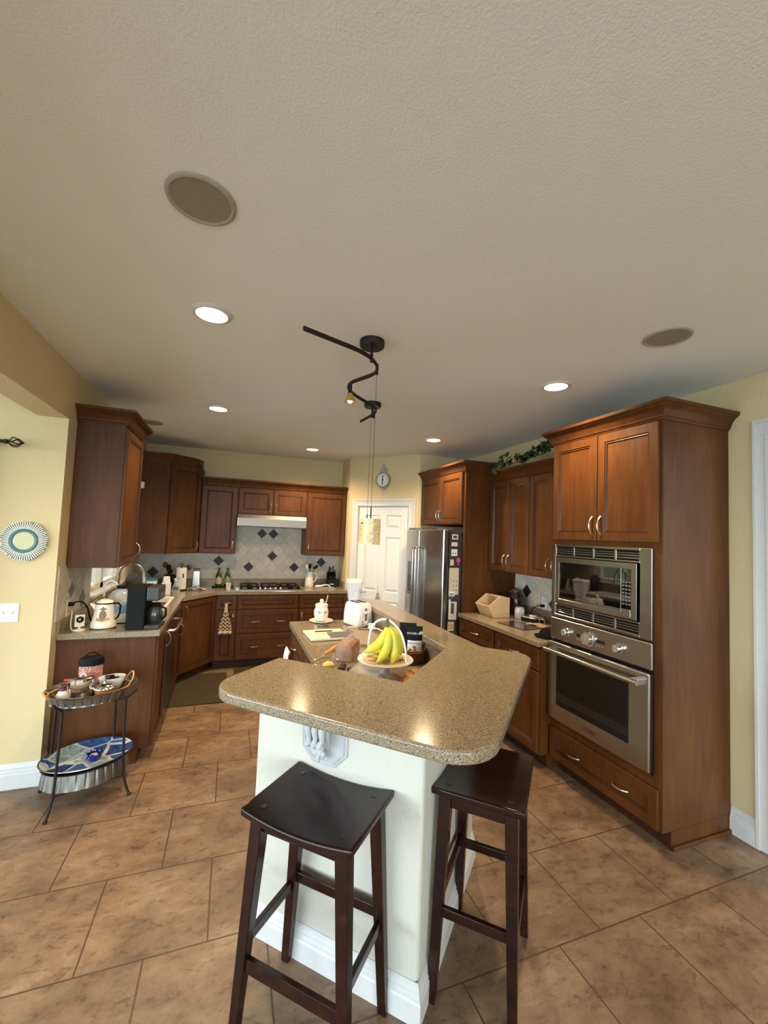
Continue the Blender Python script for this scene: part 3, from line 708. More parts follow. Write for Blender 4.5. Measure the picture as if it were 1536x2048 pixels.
cabinet('base_cabinet', 'narrow cherry base cabinet with the chevron towel on its drawer', (-.122, 5.302, 0), 0, .235, .552, .874, [('drawer', .010, .228, .70, .862, 'C'), ('door', .010, .228, .108, .690, 'RT')], bb, toe=True)
cabinet('base_cabinet', 'wide cherry drawer cabinet under the cooktop', (.115, 5.302, 0), 0, .730, .552, .874, [('drawer', .008, .722, .70, .862, ''), ('drawer', .008, .722, .415, .690, 'CL CR'), ('drawer', .008, .722, .108, .405, 'CL CR')], bb, toe=True)
cabinet('base_cabinet', 'cherry base cabinet right of the cooktop, against the pantry wall', (.847, 5.302, 0), 0, .626, .552, .874, [('drawer', .008, .618, .70, .862, 'C'), ('door', .008, .310, .108, .690, 'LT'), ('door', .316, .618, .108, .690, 'LT')], bb, toe=True)
# L-shaped worktop with the sink opening
t = thing('worktop', 'grey speckled L-shaped worktop running from the coffee maker to the cooktop', 'worktop', (0, 0, .874))
SX0, SX1, SY0, SY1 = -.93, -.53, 4.05, 4.86
b = MB(); Z = .040
b.prism([(XL, 3.342), (-.434, 3.342), (-.434, SY0), (XL, SY0)], 0, Z)
b.prism([(XL, SY0), (SX0, SY0), (SX0, SY1), (XL, SY1)], 0, Z)
b.prism([(SX1, SY0), (-.434, SY0), (-.434, 4.85), (-.44, SY1), (SX1, SY1)], 0, Z)
b.prism([(XL, SY1), (-.427, SY1), (-.110, 5.272), (1.475, 5.272), (1.475, YB), (XL, YB)], 0, Z)
b.build('slab', granite, t, bevel=.0025, seg=1)
b = MB(); b.box(XL, 3.342, Z, XL + .02, WY0, .130); b.box(XL, WY0, Z, XL + .02, WY1, .145); b.box(XL, WY1, Z, XL + .02, YB, .130)
b.box(XL + .02, YB - .02, Z, 1.475, YB, .130); b.box(1.455, 5.46, Z, 1.475, YB - .02, .130); b.build('upstand', granite, t, bevel=.0015, seg=1)
sk = thing('sink', 'white kitchen sink set in the left worktop under the window', 'sink', (0, 0, .874))
b = MB(); x0, x1, y0, y1 = SX0, SX1, SY0, SY1
rim = lambda i, z: [(x0 + i, y0 + i, z), (x1 - i, y0 + i, z), (x1 - i, y1 - i, z), (x0 + i, y1 - i, z)]
b.loft([rim(-.012, .0405), rim(-.012, .048), rim(.0, .050), rim(.018, .046), rim(.03, -.10), rim(.05, -.15)], caps=False); b.add(rim(.05, -.15), [(0, 1, 2, 3)])
b.build('basin', whitec, sk, bevel=.004)
MB().cyl(((x0 + x1) / 2, (y0 + y1) / 2, -.149), .04, .004, 20).build('drain', chrome, sk)

# ------------------------------------------------------------------ appliances
# microwave (local x across, y into cabinet)
mw = thing('microwave', 'built-in stainless microwave with louvred vent trim', 'microwave', (2.281, 2.484, 1.118), RG)
W_, H_ = .784, .520
def frame(b, x0, z0, x1, z1, i, y0, y1):
    lo = lambda q, y: [(x0 + q, y, z0 + q), (x1 - q, y, z0 + q), (x1 - q, y, z1 - q), (x0 + q, y, z1 - q)]
    b.loft([lo(0, y0), lo(0, y1), lo(i, y1), lo(i, y0)], caps=False, ring=True)
b = MB()
b.box(0, -.022, 0, .035, 0, H_); b.box(W_ - .075, -.022, 0, W_, 0, H_); b.box(.035, -.022, 0, W_ - .075, 0, .016); b.box(.035, -.022, H_ - .016, W_ - .075, 0, H_)
b.box(.035, -.022, .078, W_ - .075, 0, .088); b.box(.035, -.022, H_ - .088, W_ - .075, 0, H_ - .078)
for z0 in (.016, H_ - .078):
    for k in range(5): xx = .035 + (W_ - .11) * k / 4; b.box(xx - .008, -.021, z0, xx + .008, 0, z0 + .062)
    for k in range(1, 4): zz = z0 + .062 * k / 4; b.box(.035, -.016, zz - .004, W_ - .075, -.004, zz + .004)
b.build('trim_kit', steel, mw, bevel=.002, seg=1)
b = MB(); b.box(.004, -.003, .004, W_ - .004, .4, H_ - .004); b.build('housing', blackm, mw)
b = MB(); frame(b, .045, .094, W_ - .090, H_ - .094, .035, -.014, -.030); b.box(W_ - .195, -.0302, .10, W_ - .193, -.014, H_ - .10)
b.build('door', steel, mw, bevel=.002, seg=1)
MB().box(.078, -.026, .127, W_ - .196, -.02, H_ - .127).build('door_glass', mwglass, mw)
b = MB(); b.box(W_ - .192, -.0265, .165, W_ - .123, -.02, H_ - .127); cpn = b.build('control_panel', mwglass, mw)
b = MB()
for r_ in range(7):
    for c_ in range(3): b.box(W_ - .187 + c_ * .022, -.028, .175 + r_ * .022, W_ - .187 + c_ * .022 + .014, -.0265, .175 + r_ * .022 + .008)
b.build('keypad', plain('key_grey', (.16, .16, .17), .4), cpn)
MB().box(W_ - .188, -.033, .106, W_ - .128, -.026, .150).build('open_button', steel, mw, bevel=.002)
# wall oven
ov = thing('built_in_oven', 'built-in stainless wall oven with chrome knobs and a dark window', 'oven', (2.281, 2.484, .375), RG)
OW, OH = .786, .735
MB().box(.004, -.004, .003, OW - .004, .5, OH - .004).build('housing', blackm, ov)
MB().box(-.004, -.022, .575, OW, 0, OH - .006).build('control_fascia', steel, ov, bevel=.008, seg=3)
dg = MB(); dg.box(-.004, -.045, .016, OW, -.006, .560); door = dg.build('door', steel, ov, bevel=.010, seg=3)
MB().box(.085, -.0465, .125, OW - .125, -.040, .470).build('door_glass', dkglass, door, bevel=.001, seg=1)
b = MB(); b.rod((.02, -.098, .505), (OW - .03, -.098, .505), .014, 16); b.build('handle', steel, door, smooth=True)
b = MB()
for x in (.05, OW - .06): b.box(x - .022, -.102, .488, x + .022, -.044, .522)
b.build('handle_bracket', chrome, door, bevel=.004)
b = MB(); b.box(OW * .5 - .065, -.047, .055, OW * .5 + .035, -.044, .082); badge = b.build('badge', plain('badge_brown', (.10, .035, .025), .4), door, bevel=.001)
b = MB()
for k in range(7): b.box(OW * .5 - .05 + k * .010, -.0475, .064, OW * .5 - .044 + k * .010, -.047, .073)
b.build('lettering', steel, badge)
for x, r_ in ((.155, .026), (.345, .043), (.575, .027)):
    b = MB(); b.T = Matrix.Translation((x, -.022, .648)) @ Matrix.Rotation(R(90), 4, 'X')
    b.lathe([(r_ * 1.15, 0), (r_ * 1.15, .004), (r_, .006), (r_ * .95, .03), (r_ * .8, .036), (0.001, .036)], 28); b.mat = 0
    b.box(-r_ * .18, -r_ * .8, .03, r_ * .18, r_ * .8, .046)
    k = b.build('knob', chrome, ov, smooth=True, angle=35)
b = MB()
for x0 in (.245, .405): b.box(x0, -.0235, .640, x0 + .065, -.022, .660)
b.build('display', blackgloss, ov)
b = MB()
for x0 in (.250, .410):
    for k in range(3): b.T = Matrix.Translation((x0 + k * .022, -.022, .622)) @ Matrix.Rotation(R(90), 4, 'X'); b.cyl((0, 0, 0), .005, .004, 10)
b.build('button', chrome, ov, smooth=True)

# fridge
fr = thing('refrigerator', 'stainless side-by-side refrigerator with long bar handles and paper-covered dark side', 'refrigerator', (2.01, 4.655, 0), RG)
FW, FH = .932, 1.735
MB().box(.004, .075, .02, FW - .004, .80, FH - .02).build('cabinet_body', fridge_side, fr, bevel=.004)
MB().box(.01, .06, 0, FW - .01, .5, .08).build('base_grille', blackm, fr)
MB().box(.0, 0, .09, .352, .066, FH).build('freezer_door', steel_f, fr, bevel=.012, seg=3)
MB().box(.358, 0, .09, FW, .066, FH).build('fridge_door', steel_f, fr, bevel=.012, seg=3)
for x in (.318, .392):
    b = MB(); b.tube([(x, -.002, .62), (x, -.052, .63), (x, -.056, .66), (x, -.056, 1.50), (x, -.052, 1.53), (x, -.002, 1.54)], .013, 10); b.build('handle', steel, fr, smooth=True)
b = MB(); b.box(.07, -.006, .98, .25, .002, 1.36); dsp = b.build('dispenser', greyp, fr, bevel=.004)
MB().box(.085, -.008, 1.0, .235, -.004, 1.20).build('dispenser_recess', blackgloss, dsp); MB().box(.09, -.02, 1.0, .23, -.006, 1.015).build('drip_tray', steel, dsp)
MB().box(.01, .02, FH, .2, .10, FH + .018).box(FW - .2, .02, FH, FW - .01, .10, FH + .018).build('hinge_cover', greyp, fr, bevel=.003)

# ------------------------------------------------------------------ island
t = thing('kitchen_island', 'cream island with an angled knee wall, raised speckled bar top and lower cabinets', 'kitchen island', (0, 0, 0))
kw = [(.155, 1.89), (.6875, 1.3575), (1.27, 1.94), (1.27, 3.52), (1.15, 3.52), (1.15, 1.99), (.6875, 1.5275), (.24, 1.975)]
kwr = rounded(kw, [.012, .018, .012, .012, 0, 0, 0, .012], 5)
MB().prism(kwr, 0, 1.027).build('knee_wall', knee_m, t, smooth=True, angle=30)
MB().sweep([(.24, 1.975), (.155, 1.89), (.6875, 1.3575), (1.27, 1.94), (1.27, 3.52), (1.15, 3.52)], bb2).build('baseboard', white_m, t)
bar = [(.252, 2.014), (-.0685, 1.6965), (.675, .953), (1.506, 1.784), (1.32, 1.97), (1.32, 3.60), (1.11, 3.60), (1.11, 1.995), (.6825, 1.5675)]
bar = [(.244, 2.008), (-.0685, 1.6965), (.675, .953), (1.506, 1.784), (1.32, 1.97), (1.32, 3.60), (1.11, 3.60), (1.11, 1.995), (.6825, 1.5675)]
barr = rounded(bar, [.01, .14, .15, .10, .12, .06, .01, .008, .008], 10)
MB().prism(barr, 1.027, 1.067).build('bar_top', granite, t, bevel=.010, seg=3, smooth=True, angle=30)
ic = [(.52, 3.47), (1.15, 3.47), (1.15, 1.99), (.6875, 1.5275), (.52, 1.695)]
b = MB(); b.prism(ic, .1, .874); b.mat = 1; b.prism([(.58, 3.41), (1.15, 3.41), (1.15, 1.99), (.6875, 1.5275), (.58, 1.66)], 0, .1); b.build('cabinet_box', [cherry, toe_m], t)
lc = [(.49, 3.50), (1.15, 3.50), (1.15, 1.99), (.6875, 1.5275), (.49, 1.725)]
MB().prism(rounded(lc, [.02, 0, 0, 0, 0], 5), .874, .914).build('worktop', granite, t, bevel=.004)
b = MB(); b.prism([(1.15, 3.50), (1.132, 3.50), (1.132, 1.997), (.6875, 1.5525), (.6875, 1.5275), (1.15, 1.99)], .9145, 1.026); b.build('upstand', granite, t)
M = Matrix.Translation((.52, 3.46, 0)) @ Matrix.Rotation(RG, 4, 'Z')
for x0, x1 in ((.01, .54), (.55, 1.08), (1.09, 1.60)):
    for kind, z0, z1, zz in (('drawer', .70, .862, 0), ('door', .108, .690, 1)):
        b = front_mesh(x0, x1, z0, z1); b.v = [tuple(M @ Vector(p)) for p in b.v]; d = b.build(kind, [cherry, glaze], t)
        h = pull(d, ((x0 + x1) / 2 if not zz else x1 - .03, -FT, .781 if not zz else .59), bool(zz)); h.data.transform(M)
# corbel under the bar overhang
corb_m = plain('corbel_plaster', (.50, .50, .50), .5, .03)
cb = thing('corbel', 'white carved acanthus corbel under the bar overhang', 'corbel', (.155 + .338 * .7071, 1.89 - .338 * .7071, .745), R(-45))
def octp(i, y): return [(-.11 + i, y, .30), (-.11 + i, y, .05 + i * .4), (-.06 + i * .4, y, i), (.06 - i * .4, y, i), (.11 - i, y, .05 + i * .4), (.11 - i, y, .30)]
z_ = MB()
def pl_loop(i, y): return [(-.105 + i, y, .281), (-.105 + i, y, .055 + i * .4), (-.05 + i * .4, y, .0 + i), (.05 - i * .4, y, .0 + i), (.105 - i, y, .055 + i * .4), (.105 - i, y, .281)]
z_.loft([pl_loop(0, 0), pl_loop(0, -.006), pl_loop(.005, -.009), pl_loop(.008, -.009), pl_loop(.010, -.006), pl_loop(.014, -.012), pl_loop(.018, -.012), pl_loop(.021, -.008)]); z_.build('back_plate', corb_m, cb)
b = MB(); prof = [(0, .28), (-.15, .28), (-.155, .262), (-.145, .245), (-.115, .235), (-.085, .225), (-.062, .205), (-.058, .17), (-.052, .12), (-.040, .09), (-.02, .075), (0, .06)]
b.loft([[(x, y - .008, z) for y, z in prof] for x in (-.030, .030)]); b.build('scroll_body', corb_m, cb, bevel=.006, smooth=True, angle=50)
b = MB()
for sx in (-1, 0, 1):
    b.tube([(sx * .024, -.062, .222), (sx * .030, -.074, .20), (sx * .032, -.078, .16), (sx * .030, -.070, .125), (sx * .024, -.080, .108), (sx * .018, -.060, .09)], [.006, .011, .014, .009, .014, .005], 10)
for k in range(4): b.sphere((-.027 + k * .018, -.062, .100 - (k % 2) * .008), .0085, 10, rz=.014)
for k in range(5):
    x = -.030 + k * .015; b.sphere((x, -.153, .258), .011, 10, rz=.013); b.sphere((x + .006, -.132, .238), .010, 10); b.sphere((x * .7, -.042, .066 - abs(x) * .2), .009, 10, rz=.015)
for sx in (-1, 1):
    b.tube(arc((sx * .034, -.128, .256), .017, 0, 360, 14, 'yz'), .006, 8); b.sphere((sx * .036, -.128, .256), .007, 8)
    b.tube([(sx * .034, -.10, .25), (sx * .038, -.075, .22), (sx * .040, -.060, .17), (sx * .038, -.045, .12), (sx * .030, -.03, .09)], [.004, .008, .010, .009, .005], 8)
b.sphere((0, -.045, .042), .010, 10, rz=.018); b.sphere((.016, -.038, .052), .009, 10, rz=.014); b.sphere((-.016, -.038, .052), .009, 10, rz=.014)
b.build('acanthus_leaf', corb_m, cb, smooth=True)

# ------------------------------------------------------------------ stools
def stool(loc, rz, label):
    t = thing('bar_stool', label, 'stool', loc, rz, 'dark wooden bar stools at the island')
    hw, hd, th = .210, .165, .026; top = .735
    def f(u, v, s):
        x = (u - .5) * 2 * hw; y = (v - .5) * 2 * hd; z = top - .022 + .022 * (abs(2 * u - 1) ** 2.0) - (th if s else 0); return (x, y, z)
    nu, nv = 16, 10; vs = []; fs = []
    b = MB(); loops = []
    for i in range(nu + 1):
        u = i / nu; loops.append([f(u, 0, 1), f(u, 1, 1), f(u, 1, 0), f(u, .75, 0), f(u, .5, 0), f(u, .25, 0), f(u, 0, 0)])
    b.loft(loops); b.build('seat', darkwood, t, smooth=True, bevel=.007, seg=3, angle=30)
    tops = {(sx, sy): (sx * .160, sy * .118, .712) for sx in (-1, 1) for sy in (-1, 1)}
    bots = {(sx, sy): (sx * .205, sy * .140, 0) for sx in (-1, 1) for sy in (-1, 1)}
    def lerp(k, z): a = Vector(tops[k]); c = Vector(bots[k]); return a.lerp(c, (a.z - z) / a.z)
    for k in tops:
        a, c = tops[k], bots[k]; b = MB()
        def sq(p, h): return [(p[0] - h, p[1] - h, p[2]), (p[0] + h, p[1] - h, p[2]), (p[0] + h, p[1] + h, p[2]), (p[0] - h, p[1] + h, p[2])]
        b.loft([sq(c, .0155), sq((a[0], a[1], .70 + (.008)), .023)]); b.build('leg', darkwood, t, bevel=.003)
    def rail(name, k1, k2, z, hh=.017, tt=.009):
        p, q = lerp(k1, z), lerp(k2, z); d = (q - p).normalized(); n = Vector((-d.y, d.x, 0)).normalized()
        b = MB(); b.loft([[tuple(pp + n * (sx * tt) + Vector((0, 0, sz * hh))) for sx, sz in ((-1, -1), (1, -1), (1, 1), (-1, 1))] for pp in (p, q)]); b.build(name, darkwood, t, bevel=.002)
    rail('stretcher', (-1, -1), (1, -1), .235, .022); rail('stretcher', (-1, 1), (1, 1), .33, .018); rail('stretcher', (-1, -1), (-1, 1), .30); rail('stretcher', (1, -1), (1, 1), .30)
    for a_, c_ in (((-1, -1), (1, -1)), ((-1, 1), (1, 1)), ((-1, -1), (-1, 1)), ((1, -1), (1, 1))): rail('apron', a_, c_, .675, .020, .009)
    b = MB()
    for k in tops:
        x, y = k[0] * .155, k[1] * .112; z = top - .022 + .022 * (abs(x / hw) ** 2) ; b.box(x - .010, y - .010, z - .004, x + .010, y + .010, z + .0012)
    b.build('tenon_plug', plain('tenon_dark', (.012, .005, .004), .3), t)
    return t
stool((.345, 1.462, 0), R(-44), 'dark wooden saddle bar stool at left, in front of the cream knee wall and corbel')
stool((1.010, 1.452, 0), R(46), 'dark wooden saddle bar stool at right, partly under the bar corner')
# ------------------------------------------------------------------ track light and pendants
RZ = 2.590
t = thing('track_light', 'dark bronze serpentine monorail track light with two round ceiling canopies', 'track light', (0, 0, 0))
raw = [(.259, 1.886), (.40, 1.938), (.552, 1.997), (.639, 2.055), (.700, 2.13), (.728, 2.20), (.722, 2.275), (.685, 2.36), (.650, 2.44), (.645, 2.52), (.680, 2.60), (.768, 2.70), (.86, 2.78), (.931, 2.85), (.972, 2.92), (.985, 3.00), (.975, 3.12), (.955, 3.27)]
def smooth_path(p, n=4):
    out = []
    for i in range(len(p) - 1):
        p0, p1, p2, p3 = p[max(i - 1, 0)], p[i], p[i + 1], p[min(i + 2, len(p) - 1)]
        for k in range(n):
            s = k / n; out.append(tuple(.5 * ((2 * b) + (c - a) * s + (2 * a - 5 * b + 4 * c - d) * s * s + (-a + 3 * b - 3 * c + d) * s ** 3) for a, b, c, d in zip(p0, p1, p2, p3)))
    out.append(tuple(p[-1])); return out
MB().tube([(x, y, RZ) for x, y in smooth_path(raw)], .0095, 8, flat=(1.35, .7)).build('rail', bronze, t, smooth=True)
for (x, y) in ((.648, 2.062), (.984, 3.05)):
    cn = MB().lathe([(.066, 2.684), (.066, 2.655), (.062, 2.650), (.0, 2.650)], 32, (x, y, 0), caps=False).build('canopy', bronze, t, smooth=True)
    MB().cyl((x, y, RZ - .022), .008, 2.652 - RZ + .022, 12).build('stem', bronze, cn, smooth=True)
for (x, y) in ((.715, 2.165), (.668, 2.575), (.984, 3.00)):
    MB().cyl((x, y, RZ - .040), .0085, .060, 12).build('connector', bronze, t, smooth=True)
hd = MB().lathe([(.008, 0), (.008, -.075), (.012, -.08)], 12, (.647, 2.46, RZ + .01)).build('spot_arm', bronze, t, smooth=True)
MB().lathe([(.010, .0), (.016, -.006), (.020, -.020), (.034, -.045), (.036, -.055), (.032, -.056), (.018, -.03)], 24, (.645, 2.458, RZ - .065), caps=False).build('spot_shade', spot_m, hd, smooth=True)
MB().sphere((.645, 2.458, RZ - .112), .018, 12).build('bulb', emis('spot_bulb', (1, .85, .6), 1.2), hd, smooth=True)
def pendant(x, y, label):
    zs = 1.600
    p = thing('pendant_light', label, 'pendant light', (x, y, zs), 0, 'pendant lights on the track')
    MB().cyl((0, 0, .12), .0012, RZ - .03 - zs - .12, 6).build('cable', bronze, p)
    MB().lathe([(.0035, .118), (.0035, .20), (.001, .215)], 10).build('stem', bronze, p, smooth=True)
    MB().lathe([(.0535, 0), (.0555, .0), (.0555, .140), (.0535, .140)], 36, caps=False).build('shade', shade_m, p, smooth=True, angle=60).modifiers
    b = MB(); b.box(-.056, -.0025, .112, .056, .0025, .117); b.sphere((-.058, 0, .1145), .005, 8); b.sphere((.058, 0, .1145), .005, 8); b.cyl((0, 0, .10), .012, .03, 12)
    o = b.build('shade_holder', bronze, p, smooth=True); o.rotation_euler = (0, 0, R(20))
    return p
pendant(.715, 2.165, 'amber glass cylinder pendant light hanging nearest the camera on a long thin cable')
pendant(.968, 3.02, 'amber glass cylinder pendant light hanging behind the nearer one, by the second canopy')

# ------------------------------------------------------------------ wall things
cl = thing('hanging_scale_clock', 'round white scale-style clock with a hook, above the pantry door', 'clock', diag(.515, -.005, 2.372), angd)
b = MB(); b.T = Matrix.Rotation(R(90), 4, 'X'); b.lathe([(.095, .0), (.100, .01), (.100, .035), (.092, .04), (.088, .034)], 40, caps=False); b.lathe([(.001, 0), (.095, 0)], 40); b.build('case', plain('aged_white_metal', (.26, .20, .14), .5, .1), cl, smooth=True)
b = MB(); b.T = Matrix.Rotation(R(90), 4, 'X'); b.cyl((0, 0, .030), .088, .003, 40); fa = b.build('dial', paper, cl, smooth=True, angle=30)
b = MB(); b.box(-.004, -.037, -.055, .004, -.0345, .05); b.box(-.009, -.038, -.012, .009, -.0345, .012); b.box(-.007, -.037, .035, .007, -.0345, .055); b.box(-.006, -.037, -.060, .006, -.0345, -.03); b.build('hand', blackm, cl)
b = MB()
for k in range(60):
    a = k * math.pi / 30; l = .010 if k % 5 else .018
    b.T = Matrix.Rotation(a, 4, 'Y'); b.box(-.0008, -.0345, .080 - l, .0008, -.033, .080)
b.build('tick_mark', blackm, fa)
b = MB(); b.box(-.04, -.03, .09, .04, -.002, .15); b.box(-.028, -.028, .15, .028, -.004, .165); b.tube(arc((0, -.015, .185), .020, -60, 240, 12), .004, 8); b.prism([(-.055, -.03), (.055, -.03), (.055, -.004), (-.055, -.004)], -.10, -.088)
b.loft([[(-.05, -.028, -.088), (.05, -.028, -.088), (.05, -.006, -.088), (-.05, -.006, -.088)], [(-.012, -.022, -.135), (.012, -.022, -.135), (.012, -.01, -.135), (-.012, -.01, -.135)]])
b.tube([(0, -.015, -.13), (0, -.015, -.155), (.010, -.015, -.168), (.012, -.015, -.182), (0, -.015, -.192), (-.012, -.015, -.184)], .003, 8)
b.build('bracket', plain('aged_metal', (.38, .35, .3), .5, .15), cl, bevel=.002)
# mirror on the nook wall
mi = thing('sunburst_mirror', 'round mirror with a teal ring and black and white striped stick frame', 'mirror', (-1.226, 3.262, 1.527))
ro = random.Random(3); b = MB()
for k in range(120):
    a = 2 * math.pi * k / 120; lt = k % 2 == 0; r1 = (.124 if lt else .119) + ro.uniform(-.006, .004); r0 = .070 if lt or k % 4 == 1 else .092
    b.T = Matrix.Rotation(a, 4, 'Y'); b.mat = 0 if lt else 1; b.box(-.0029, -.014 - (.003 if lt else 0), r0, .0029, -.002, r1)
b.build('stick_frame', [plain('white_sticks', (.74, .74, .66), .5), plain('black_sticks', (.02, .03, .028), .5)], mi)
b = MB(); b.T = Matrix.Rotation(R(90), 4, 'X'); b.lathe([(.056, .016), (.058, .024), (.072, .026), (.076, .02), (.076, .002), (.056, .002)], 40, caps=False); b.build('teal_ring', teal_m, mi, smooth=True)
b = MB(); b.T = Matrix.Rotation(R(90), 4, 'X'); b.cyl((0, 0, .004), .057, .012, 40); b.build('mirror_glass', mirror_m, mi, smooth=True, angle=30)
sw = thing('light_switch', 'white multi-gang light switch plate on the cream nook wall', 'light switch', (-1.300, 3.268, 1.075))
MB().box(-.085, -.006, -.058, .075, 0, .058).build('cover_plate', whitep, sw, bevel=.003)
b = MB()
for x in (-.058, -.005, .042): b.box(x - .005, -.018, -.006, x + .005, -.005, .012)
b.build('toggle', whitep, sw, bevel=.002)
b = MB()
for x in (-.058, -.005, .042):
    for z in (-.045, .045): b.T = Matrix.Translation((x, -.006, z)) @ Matrix.Rotation(R(90), 4, 'X'); b.cyl((0, 0, 0), .003, .0015, 8)
b.build('screw', nickel, sw)
cr = thing('curtain_rod', 'black curtain rod with a twisted cage finial at the nook window', 'curtain rod', (-1.33, 3.17, 2.135))
MB().rod((-1.3, 0, 0), (0, 0, 0), .010, 12).build('rod', bronze, cr, smooth=True)
b = MB()
for k in range(5):
    a0 = 2 * math.pi * k / 5; p = []
    for i in range(9):
        s = i / 8; r_ = .028 * math.sin(math.pi * s) + .003; a = a0 + s * 1.6; p.append((.012 + s * .07, r_ * math.cos(a), r_ * math.sin(a)))
    b.tube(p, .0035, 6)
b.sphere((.086, 0, 0), .008, 8); b.rod((-.006, 0, 0), (.012, 0, 0), .014, 12); b.build('finial', bronze, cr, smooth=True)
MB().box(-.10, -.006, -.03, -.088, .098, .006).box(-.11, .09, -.05, -.078, .098, .03).build('bracket', bronze, cr)
b = MB(); b.grid(lambda u, v: (-.10 - u * .75, .012 * math.sin(u * 60) + .002, -.015 - v * 1.9), 60, 4); tag(b.build('curtain', plain('sheer_white', (.8, .8, .76), .9), loc=(-1.37, 3.17, 2.135), smooth=True, solid=.002), 'white curtain at the left picture edge, hanging from the black rod', 'curtain')
pf = thing('picture_frame', 'tiny dark picture frame on the short wall beside the pantry door', 'picture', (1.475, 5.62, 1.50))
MB().box(-.012, -.05, -.075, 0, .05, .075).build('frame', bronze, pf, bevel=.002); MB().box(-.0135, -.036, -.055, -.012, .036, .055).build('print', paper, pf)
MB().box(-.0145, -.012, -.03, -.0135, .012, .03).build('figure', blackm, pf)
def outlet(x, y, z, rz, label, m, plug=False):
    t = thing('wall_outlet', label, 'outlet', (x, y, z), rz); MB().box(-.036, -.006, -.058, .036, 0, .058).build('cover_plate', m, t, bevel=.003)
    b = MB()
    for zz in (-.026, .026):
        for xx in (-.007, .007): b.box(xx - .0012, -.0072, zz - .002, xx + .0012, -.0058, zz + .008)
        b.box(-.003, -.0072, zz - .012, .003, -.0058, zz - .008)
    b.build('socket_slot', blackm, t); return t
almond = plain('almond_plastic', (.66, .6, .40), .4)
outlet(XR - .009, 3.31, 1.075, RG, 'almond electrical outlet on the right tile backsplash', almond)
outlet(XR - .009, 3.215, 1.065, RG, 'white outlet with a plug-in light beside the almond outlet', whitep)
outlet(XL + .009, 3.50, 1.060, LG, 'outlet on the left backsplash feeding the baby camera', almond)
b = MB(); b.T = Matrix.Rotation(R(90), 4, 'X'); b.lathe([(.026, 0), (.026, .02), (.020, .032), (.001, .036)], 20, sy=1.3); tag(b.build('night_light', film, loc=(XR - .016, 3.20, 1.115), rot=(0, 0, RG), smooth=True), 'oval clear plug-in night light on the right backsplash', 'night light')
b = MB(); b.tube([(XR - .016, 3.215, 1.04), (XR - .06, 3.235, 1.045), (XR - .10, 3.26, 1.02), (XR - .115, 3.28, .97), (XR - .10, 3.30, .93), (XR - .12, 3.34, .920), (2.68, 3.38, .922)], .0045, 8); b.box(XR - .045, 3.205, 1.03, XR - .015, 3.228, 1.055); tag(b.build('power_cord', blackm, smooth=True), 'black power cord plugged in by the night light', 'cord')
MB_ = MB().box(-.03, -.02, -.035, .03, .02, .035); tag(MB_.build('small_box', paper, loc=(-.960, 5.20, 2.10), bevel=.002), 'small white box fixed to the side panel of the corner wall cabinet', 'box')
dt = thing('door_tassel', 'tan knotted tassel hanging on the pantry door', 'tassel', diag(.50, -.010, .80), angd)
b = MB(); b.sphere((0, -.01, .10), .014, 10); 
for k in range(6): b.tube([(0, -.012, .10), (-.02 + k * .008, -.016, .04), (-.035 + k * .014, -.015, -.09)], [.006, .005, .003], 6)
b.build('strands', plain('tan_cord', (.42, .30, .17), .9), dt, smooth=True)
MB().tube([(0, -.006, .11), (0, -.02, .16), (0, -.004, .20)], .002, 6).build('loop', blackm, dt)

# papers on the fridge side (facing the camera, -Y)
FY = 3.7265
papers = [(2.145, 1.665, .035, .026, (.70, .66, .58), 'small photo card at the top of the fridge side', 'photo_card'),
          (2.140, 1.590, .034, .020, (.74, .70, .62), 'white note under the top photo card on the fridge side', 'note'),
          (2.140, 1.505, .034, .034, (.76, .72, .64), 'white card with two small stamps on the fridge side', 'note'),
          (2.118, 1.405, .020, .030, (.62, .50, .36), 'small tan tag above the big calendar on the fridge side', 'note'),
          (2.145, 1.215, .055, .135, (.55, .44, .32), 'large beige calendar page on the fridge side', 'calendar_page'),
          (2.125, 1.085, .032, .028, (.72, .70, .66), 'white card with dark lettering at the calendar corner', 'note'),
          (2.150, .920, .036, .090, (.60, .52, .44), 'colour photo print with dark figures on the fridge side', 'photo_print'),
          (2.105, .935, .010, .100, (.74, .70, .62), 'narrow white paper strip left of the colour photo print', 'note'),
          (2.125, .765, .036, .045, (.62, .42, .18), 'orange card with six dark dots on the fridge side', 'note'),
          (2.120, .600, .030, .100, (.50, .38, .16), 'framed rainbow-coloured drawing low on the fridge side', 'drawing')]
